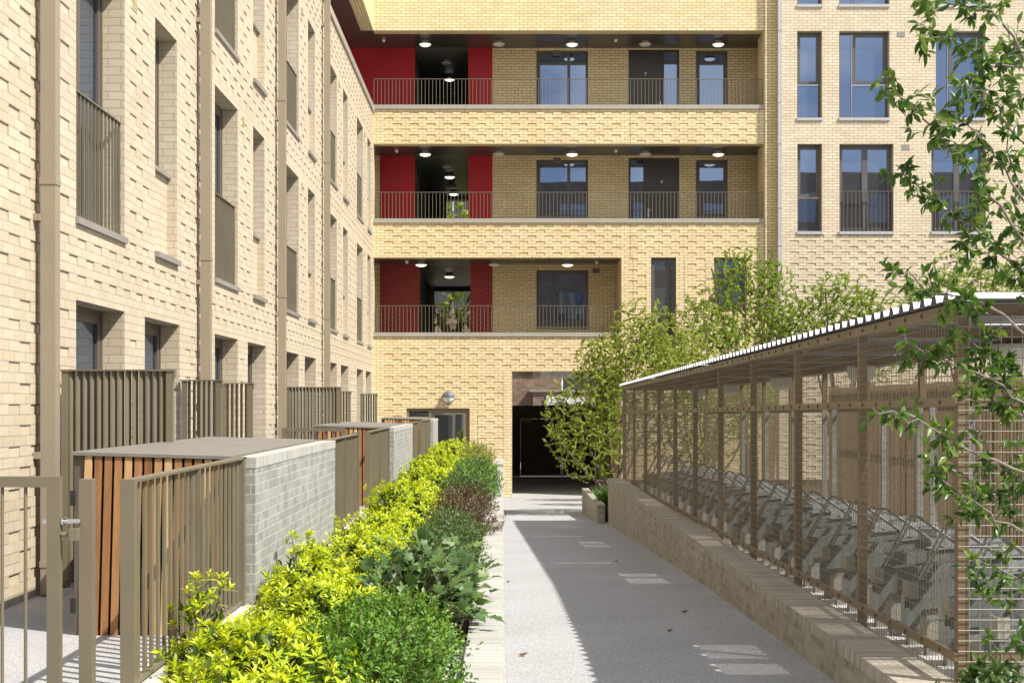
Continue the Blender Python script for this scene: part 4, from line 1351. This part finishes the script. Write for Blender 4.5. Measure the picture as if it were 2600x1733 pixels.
def stems_mesh(mb, base, tips, r=.004):
    for t in tips:
        mid = (base[0] + (t[0] - base[0]) * .35, base[1] + (t[1] - base[1]) * .35, base[2] + (t[2] - base[2]) * .6)
        mb.tube([base, mid, tuple(t)], [r * 1.6, r * 1.2, r * .6], 4, 0, False)

# lime-yellow shrubs
def yellow_proto(seed, n=250, rx=.36, ry=.46, h=.44, per=9):
    y0, x0, z0 = 7.0, -1.1, -1.49
    t = thing('yellow_shrub', '', 'shrub', (x0, y0, z0), 'lime-yellow shrubs in the raised bed')
    p, a = dome(n, rx, ry, h, .14, .62)
    tips = p + np.array([x0, y0, z0])
    P_, D_, N_, l_, w_, r_ = rosettes(tips, a, per, .060, .021)
    leaf_object('leaves', P_, D_, N_, l_, w_, r_, M['leaf_yellow'], t, .18, 'leaf', .18)
    q, b = dome(n * 3, rx * .85, ry * .85, h * .82, .05, .3)
    q = q + np.array([x0, y0, z0])
    k = len(q)
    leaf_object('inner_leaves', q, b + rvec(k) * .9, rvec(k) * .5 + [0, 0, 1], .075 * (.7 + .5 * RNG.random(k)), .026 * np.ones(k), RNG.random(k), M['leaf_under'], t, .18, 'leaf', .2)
    m = MB(); stems_mesh(m, (x0, y0, z0), tips[::3], .005); m.build('stems', M['twig'], t)
    return t
protos = [yellow_proto(k) for k in range(3)]
tall = yellow_proto(9, 70, .24, .24, .80, 10)
spots = []
y = 5.65
j = 0
while y < 30.2:
    zs = -1.49 if y < 15.5 else (-1.38 if y < 24.8 else -1.27)
    xx = -1.17 + .08 * math.sin(j * 2.1)
    sc = .95 + .18 * math.sin(j * 1.7)
    if y > 24: xx += .12
    spots.append((xx, y, zs, sc))
    y += .62 if y < 12 else .85
    j += 1
for j, (xx, y, zs, sc) in enumerate(spots):
    src = protos[j % 3]
    t = src if j < 3 else copy_tree(src)
    t.location = (xx, y, zs + H); t.rotation_euler = (0, 0, j * 1.3); t.scale = (sc, sc, sc * (1.0 + .12 * math.sin(j * 3.1)))
    t["label"] = f"lime-yellow leafy shrub in the row along the fence, {ORD[min(j, 29)]} from the near end"
for j, (xx, y, zs, sc) in enumerate(((-1.42, 6.6, -1.44, .84), (-1.33, 9.15, -1.49, .86))):
    t = tall if j == 0 else copy_tree(tall)
    t.location = (xx, y, zs + H); t.rotation_euler = (0, 0, j * 2.2); t.scale = (sc, sc, sc)
    t["label"] = ('tall leggy lime-yellow shrub growing up through the near fence bars', 'tall leggy lime-yellow shrub in front of the near grey brick wall')[j]
    t["group"] = 'tall yellow shrubs'

def green_shrub(name, label, c, rx, ry, h, n, per, L, W, mat, shape='small', group=None):
    t = thing(name, label, 'shrub', c, group)
    tips, ax = dome(n, rx, ry, h, .1, .62)
    tips = tips + np.array(c)
    k = per
    P_ = np.repeat(tips, k, 0)
    A_ = np.repeat(ax / np.linalg.norm(ax, axis=1, keepdims=True), k, 0)
    f = np.tile(np.linspace(0, 1, k), n)[:, None]
    shoot = np.repeat(RNG.uniform(.05, .11, n), k)[:, None]
    P_ = P_ - A_ * shoot * f + rvec(n * k) * .006
    D_ = A_ * (1 - f * .7) + rvec(n * k) * .85
    q = n * k
    leaf_object('leaves', P_, D_, rvec(q) * .6 + A_, L * (.65 + .6 * RNG.random(q)), W * (.7 + .5 * RNG.random(q)), np.clip(.75 - .5 * f[:, 0] + RNG.normal(size=q) * .18, 0, 1), mat, t, .25, shape, .15)
    m = MB(); stems_mesh(m, c, tips[::4], .003); m.build('stems', M['twig'], t)
    return t
green_shrub('small_leaved_shrub', 'bright green small-leaved shrub at the very front of the bed', (-.68, 6.6, -1.49), .47, .66, .46, 1000, 9, .034, .017, M['leaf_bright'], 'leaf')
green_shrub('small_leaved_shrub', 'bright green small-leaved shrub just behind the front one', (-.62, 7.75, -1.49), .43, .60, .44, 850, 9, .034, .017, M['leaf_bright'], 'leaf')
for i, (x, y, lb) in enumerate(((-.60, 8.95, 'dark glossy large-leaved ivy shrub spilling on the pale bed wall'), (-.55, 9.95, 'dark glossy large-leaved ivy shrub behind the spilling one'))):
    c = (x, y, -1.49)
    t = thing('large_leaved_shrub', lb, 'shrub', c)
    tips, ax = dome(170, .46, .58, .52, .12, .72)
    tips = tips + np.array(c)
    if i == 0:
        ex = np.array([(-.26 + .12 * RNG.random(), 8.6 + .5 * RNG.random(), -1.38 + .12 * RNG.random()) for _ in range(16)])
        tips = np.concatenate([tips, ex]); ax = np.concatenate([ax, np.tile([.9, -.2, .35], (16, 1))])
    q = len(tips)
    dv = ax * .8 + rvec(q) * .5; dv[:, 2] -= .35
    leaf_object('leaves', tips, dv, np.tile([0, -.25, 1.0], (q, 1)) + ax * .5 + rvec(q) * .35, .105 * (.65 + .5 * RNG.random(q)), .075 * (.7 + .4 * RNG.random(q)), RNG.random(q), M['leaf_fat'], t, .18, 'lobed', .35)
    k = 160
    p2, a2 = dome(k, .36, .46, .38, .05, .3)
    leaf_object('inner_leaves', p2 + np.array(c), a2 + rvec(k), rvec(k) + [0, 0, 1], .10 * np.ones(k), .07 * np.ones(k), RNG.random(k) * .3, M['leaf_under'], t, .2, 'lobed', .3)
    m = MB(); stems_mesh(m, c, tips[::2], .004); m.build('stems', M['twig'], t)
lows = [(-.54, 11.5, .40, .62, .43, 'leaf_dark', 'dark small-leaved shrub next after the glossy large leaves'), (-.52, 12.7, .40, .66, .46, 'leaf_dark', 'dark small-leaved shrub, second after the glossy large leaves'),
        (-.52, 13.9, .38, .62, .44, 'leaf_dark', 'dark small-leaved shrub at the edge of the purple-brown clump'),
        (-.48, 15.2, .42, .7, .50, 'leaf_purple', 'purple-brown heathery shrub, nearer one of its clump'), (-.46, 16.7, .40, .7, .42, 'leaf_purple', 'purple-brown heathery shrub, farther one of its clump'),
        (-.50, 18.2, .44, .8, .50, 'leaf_dark', 'mid-green fine shrub right behind the purple-brown clump'), (-.46, 19.9, .44, .85, .52, 'leaf_bright', 'mid-green fine shrub, second behind the purple-brown clump'),
        (-.48, 21.7, .45, .9, .52, 'leaf_dark', 'mid-green fine shrub, third behind the purple-brown clump'), (-.50, 23.6, .45, .95, .52, 'leaf_bright', 'mid-green fine shrub, fourth behind the purple-brown clump'),
        (-.55, 26.0, .46, 1.0, .50, 'leaf_mixed', 'yellow-tipped shrub at the far end of the bed, nearer one'), (-.55, 28.3, .46, 1.1, .52, 'leaf_mixed', 'yellow-tipped shrub at the far end of the bed, farther one')]
for x, y, rx, ry, h, mt, lb in lows:
    zs = -1.49 if y < 15.5 else (-1.38 if y < 24.8 else -1.27)
    green_shrub('fine_leaved_shrub', lb, (x, y, zs), rx, ry, h, 420, 8, .042 if y > 17 else .036, .015 if y < 17 else .02, M[mt], 'small')

# trees grown tip by tip onto hand-placed stems
def tree(name, label, stems, vols, ntips, leaves, L, W, mat, bark, up=.35, group=None, shape='small', r0=.03, keep=None, seglen=.06, droop=.2, along=.34, stem_leaves=0):
    base = stems[0][0]
    t = thing(name, label, 'tree', tuple(base), group)
    nodes, dirs = [], []
    m = MB()
    for st in stems:
        st = [np.array(p, float) for p in st]
        pts = []
        for a, b in zip(st[:-1], st[1:]):
            for f in np.linspace(0, 1, 6)[:-1]: pts.append(a + (b - a) * f + RNG.normal(size=3) * .008)
        pts.append(st[-1])
        n = len(pts)
        m.tube(pts, [r0 * (1 - .75 * i / n) for i in range(n)], 6, 0, False)
        nodes += pts[2:]
    nodes = np.array(nodes)
    tw = np.array([v[6] if len(v) > 6 else 1.0 for v in vols]); vw = np.array([v[3] * v[4] * v[5] for v in vols]) * tw; vw = vw / vw.sum()
    LP, LD, LR = [], [], []
    for i in range(ntips):
        v = vols[RNG.choice(len(vols), p=vw)]
        q = rvec(1)[0] * (RNG.random() ** .42)
        tip = np.array(v[:3]) + q * np.array(v[3:6])
        if keep is not None and not keep(tip): continue
        d = np.linalg.norm((nodes - tip) * [1, 1, 1.0], axis=1) + .35 * np.maximum(0, nodes[:, 2] - tip[2] + .05)
        j = int(np.argmin(d))
        a = nodes[j]
        ln = np.linalg.norm(tip - a)
        if ln < .03: continue
        mid = a + (tip - a) * .5 + np.array([0, 0, up * ln * .22]) + RNG.normal(size=3) * ln * .08
        k = max(3, int(ln / seglen))
        fs = np.linspace(0, 1, k + 1)[:, None]
        crv = a * (1 - fs) ** 2 + 2 * mid * fs * (1 - fs) + tip * fs ** 2
        rr = min(r0 * .35, .0022 + .005 * ln)
        m.tube([tuple(p) for p in crv], [.8 * rr * (1 - .7 * w) for w in np.linspace(0, 1, k + 1)], 4, 0, False)
        nodes = np.concatenate([nodes, crv[1:]])
        ns = max(2, int(leaves * (.6 + .8 * RNG.random())))
        fr = 1 - RNG.random(ns) ** 1.4 * min(1, along / max(ln, .2))
        idx = fr * k
        i0 = np.clip(idx.astype(int), 0, k - 1)
        pos = crv[i0] + (crv[i0 + 1] - crv[i0]) * (idx - i0)[:, None]
        tg = tip - mid; tg = tg / (np.linalg.norm(tg) + 1e-9)
        LP.append(pos); LD.append(tg * .75 + rvec(ns) * .9 - np.array([0, 0, droop])); LR.append(np.clip(.5 + .3 * RNG.normal() + RNG.normal(size=ns) * .18, 0, 1))
    if stem_leaves:
        for st in stems[1:]:
            st = [np.array(p, float) for p in st]
            for a, b in zip(st[1:-1], st[2:]):
                k = int(np.linalg.norm(b - a) * stem_leaves)
                f = RNG.random(k)[:, None]
                tg = (b - a) / np.linalg.norm(b - a)
                LP.append(a + (b - a) * f); LD.append(tg * .5 + rvec(k) - np.array([0, 0, droop])); LR.append(RNG.random(k))
    LP, LD, LR = np.concatenate(LP), np.concatenate(LD), np.concatenate(LR)
    q = len(LP)
    m.build('trunk', bark, t, True)
    leaf_object('crown', LP, LD, rvec(q) * .8 + [0, 0, .8], L * (.65 + .6 * RNG.random(q)), W * (.7 + .5 * RNG.random(q)), LR, mat, t, .2, shape, .15)
    return t
b0 = (2.15, 26.2, -1.85)
st = [[b0, (1.7, 26.0, -1.0), (1.35, 25.9, .1)], [b0, (2.0, 26.2, -.6), (1.9, 26.2, 1.5)], [b0, (2.4, 26.3, -.4), (2.65, 26.4, 1.55)], [b0, (1.5, 25.8, -1.2), (1.0, 25.7, -.6)],
      [b0, (2.6, 26.5, -.8), (3.2, 26.7, .6)], [b0, (2.2, 26.0, -1.0), (2.3, 25.8, .9)]]
tree('birch_tree', 'light green many-stemmed birch before the passage at the far end of the low wall', st,
     [(1.70, 26.1, -.35, 1.0, .8, 1.15), (2.45, 26.4, .85, .95, .8, .75), (2.65, 26.4, 1.4, .6, .5, .75), (3.1, 26.7, 1.0, .5, .4, .9), (1.9, 26.2, .7, .6, .6, .7)], 2600, 38, .034, .020, M['leaf_birch'], M['bark'], .9,
     keep=lambda p: p[1] > 24.2 and not (p[0] > 1.9 and p[1] < 24))
b0 = (3.9, 27.2, -1.95)
st = [[b0, (3.6, 27.2, -.6), (3.5, 27.2, 1.3)], [b0, (4.2, 27.3, -.4), (4.4, 27.4, 1.1)], [b0, (3.3, 27.1, -.8), (3.0, 27.0, .9)], [b0, (4.6, 27.4, -1.0), (5.1, 27.5, .3)]]
tree('birch_tree', 'light green many-stemmed birch behind the far half of the cycle shelter', st,
     [(3.7, 27.2, -.2, 1.2, .9, 1.2), (3.5, 27.2, .95, .8, .7, .6), (4.7, 27.4, .1, .8, .8, .9)], 2000, 36, .034, .020, M['leaf_birch'], M['bark'])
def garden_tree(cx, cy, z0, zt, r, label, n, tone=1.0):
    b = (cx, cy, z0)
    st = []
    for k in range(5):
        a = k * 1.257 + cx
        st.append([b, (cx + .28 * r * math.cos(a), cy + .28 * r * math.sin(a), z0 + .45 * (zt - z0)), (cx + .75 * r * math.cos(a), cy + .55 * r * math.sin(a), zt - .35)])
    tree('garden_tree', label, st, [(cx, cy, zt - 1.1, r * 1.1, r * .9, .95), (cx - .75 * r, cy, zt - 1.6, .8 * r, .7 * r, .9), (cx + .75 * r, cy, zt - 1.7, .8 * r, .8 * r, .9), (cx, cy, zt - .4, .7 * r, .7 * r, .6), (cx + .5 * r, cy, zt - .7, .5 * r, .5 * r, .6)],
         int(n * 2.8), 38, .044, .023, M['leaf_tree'], M['bark'], .3, 'garden trees behind the shelter', r0=.045)
garden_tree(5.75, 32.5, -1.95, 3.55, 1.15, 'open mid-green garden tree before the grey downpipe', 460)
garden_tree(8.0, 33.0, -1.95, 3.05, 1.35, 'bushy mid-green garden tree under the near juliet window', 520)
garden_tree(11.2, 33.0, -1.95, 3.6, 1.6, 'bushy garden tree partly hidden by the cherry branches', 520)
garden_tree(4.5, 30.0, -1.95, 2.1, 1.0, 'low garden tree just above the shelter roof beside the birches', 300)

# cherry in the foreground, coming in from the picture edge
def px(x, y, D): return ((x - 1276) * D / 3516, D, (1026 - y) * D / 3516)
D0 = 5.35
root = (2.32, 5.25, -1.43)
tk = [root, px(2760, 1500, 5.3), px(2720, 1000, 5.35), px(2690, 500, 5.4), px(2660, -50, 5.4)]
BR = [[px(2690, 500, 5.4), px(2600, 178, 5.2), px(2455, 122, 5.1), px(2325, 61, 5.05)],
      [px(2690, 300, 5.4), px(2531, 36, 5.3), px(2468, 18, 5.3), px(2353, 0, 5.35)],
      [px(2700, 760, 5.35), px(2530, 520, 5.3), px(2391, 339, 5.25), px(2322, 278, 5.2), px(2248, 201, 5.15)],
      [px(2690, 560, 5.4), px(2600, 370, 5.5), px(2506, 250, 5.5), px(2450, 214, 5.5)],
      [px(2700, 900, 5.35), px(2600, 690, 5.4), px(2460, 570, 5.35), px(2360, 500, 5.3), px(2290, 440, 5.3)],
      [px(2710, 950, 5.35), px(2500, 760, 5.2), px(2380, 740, 5.15), px(2268, 690, 5.1)],
      [px(2720, 1250, 5.3), px(2480, 1150, 5.2), px(2340, 1075, 5.15), px(2215, 1035, 5.1)],
      [px(2720, 1100, 5.3), px(2540, 980, 5.3), px(2420, 920, 5.35), px(2300, 870, 5.35)],
      [px(2740, 1420, 5.3), px(2560, 1330, 5.25), px(2440, 1260, 5.2), px(2340, 1150, 5.2)],
      [px(2700, 700, 5.4), px(2590, 560, 5.6), px(2560, 330, 5.6), px(2585, 60, 5.6)],
      [px(2700, 650, 5.4), px(2540, 420, 5.6), px(2460, 320, 5.6), px(2480, 180, 5.6)],
      [px(2730, 1150, 5.3), px(2600, 1050, 5.5), px(2500, 900, 5.5), px(2430, 830, 5.5)],
      [px(2750, 1500, 5.3), px(2600, 1480, 5.2), px(2480, 1420, 5.2)],
      [px(2760, 1560, 5.25), px(2620, 1620, 5.2), px(2520, 1660, 5.2)]]
vols = []
for br in BR:
    for a, b in zip(br[1:-1], br[2:]):
        for f in (.25, .75):
            p = [a[k] + (b[k] - a[k]) * f for k in range(3)]
            vols.append((*p, .11, .12, .11))
    e = br[-1]
    vols.append((*e, .05, .06, .05, .6))
for (x, y, rx, rz, w) in ((2530, 250, 70, 150, 1.2), (2550, 620, 80, 170, 2.6), (2510, 960, 100, 130, 4.0), (2540, 1220, 90, 160, 4.0), (2560, 1480, 70, 110, 2.5), (2420, 700, 90, 60, 1.6), (2400, 930, 60, 60, 1.0)):
    c = px(x, y, 5.45)
    vols.append((*c, rx * 5.4 / 3516, .16, rz * 5.4 / 3516, w * .35))
tree('cherry_tree', 'leafy cherry tree with pale twigs in front of the open end of the cycle shelter', [tk] + BR, vols, 430, 8, .050, .022, M['leaf_cherry'], M['bark_pale'], .1,
     shape='leaf', r0=.0065, keep=lambda p: p[1] < 5.85, seglen=.05, droop=.35, along=1.0, stem_leaves=55)

# low plants
def tuft(c, r, h, n, label):
    t = thing('grass_tuft', label, 'plant', c)
    a = RNG.random(n) * 6.28
    d = np.stack([np.cos(a) * .45, np.sin(a) * .45, np.ones(n)], 1) + RNG.normal(size=(n, 3)) * .18
    p = np.stack([c[0] + np.cos(a) * r * RNG.random(n), c[1] + np.sin(a) * r * RNG.random(n), np.full(n, c[2])], 1)
    leaf_object('blades', p, d, rvec(n), h * (.6 + .5 * RNG.random(n)), np.full(n, .014), RNG.random(n), M['grass'], t, .1, 'leaf', .25)
tuft((1.86, 24.0, -1.80), .16, .42, 420, 'bright green feathery tuft in the small brick planter')
tuft((1.95, 25.2, -1.80), .14, .30, 240, 'short green tuft farther back in the small brick planter')
green_shrub('low_shrub', 'low dark shrub at the foot of the cherry beside the shelter end', (2.02, 5.5, -1.40), .30, .25, .36, 160, 8, .055, .026, M['leaf_dark'], 'leaf')
for i, (x, y, lb) in enumerate(((.12, 8.1, 'brown curled dry leaf on the sunlit path near the bed wall'), (1.33, 10.1, 'brown crumpled dry leaf on the shaded path near the low wall'), (.05, 12.2, 'green-brown twig of leaf on the sunlit strip of path'),
                                (1.2, 14.6, 'dark flat dry leaf lying in the shade by the low wall'), (1.1, 9.1, 'tiny dark dry leaf in the middle of the shaded path'))):
    m = MB(); z = zg(y) + .006
    s = .03 if i < 2 else .02
    m.face([(x - s, y, z + .012), (x - s * .2, y - s * .5, z), (x + s * .3, y - s * .1, z + .008)]); m.face([(x - s * .2, y - s * .5, z), (x + s, y - s * .2, z + .02), (x + s * .3, y - s * .1, z + .008)])
    m.face([(x - s, y, z + .012), (x + s * .3, y - s * .1, z + .008), (x + s * .1, y + s * .55, z + .016)]); m.face([(x + s * .3, y - s * .1, z + .008), (x + s, y - s * .2, z + .02), (x + s * .1, y + s * .55, z + .016)])
    tag(m.build('fallen_leaf', M['dead_leaf']), lb, 'leaf', 'fallen leaves on the path')

# street trees beyond the gallery block
def street_tree(cx, cy, label, n):
    b = (cx, cy, -2.48)
    st = [[b, (cx, cy, 3.0), (cx + .3, cy, 7.0)], [(cx, cy, 2.0), (cx + 1.2, cy, 5), (cx + 2, cy, 7)], [(cx, cy, 2.4), (cx - 1.2, cy, 5), (cx - 1.6, cy, 7.5)], [(cx, cy, 1.2), (cx + .8, cy - .4, 2.4), (cx + 1.9, cy - .6, 3.2)], [(cx, cy, 1.0), (cx - .9, cy, 2.2), (cx - 1.9, cy, 3.0)]]
    tree('street_tree', label, st, [(cx, cy, 5.8, 2.6, 1.4, 2.6), (cx, cy, 2.8, 2.6, 1.2, 1.3)], n, 11, .19, .15, M['leaf_tree'], M['bark'], .2, 'street trees beyond the galleries', r0=.16, seglen=.2)
street_tree(-2.0, 52.5, 'leafy street tree seen through the gallery corridors', 420)
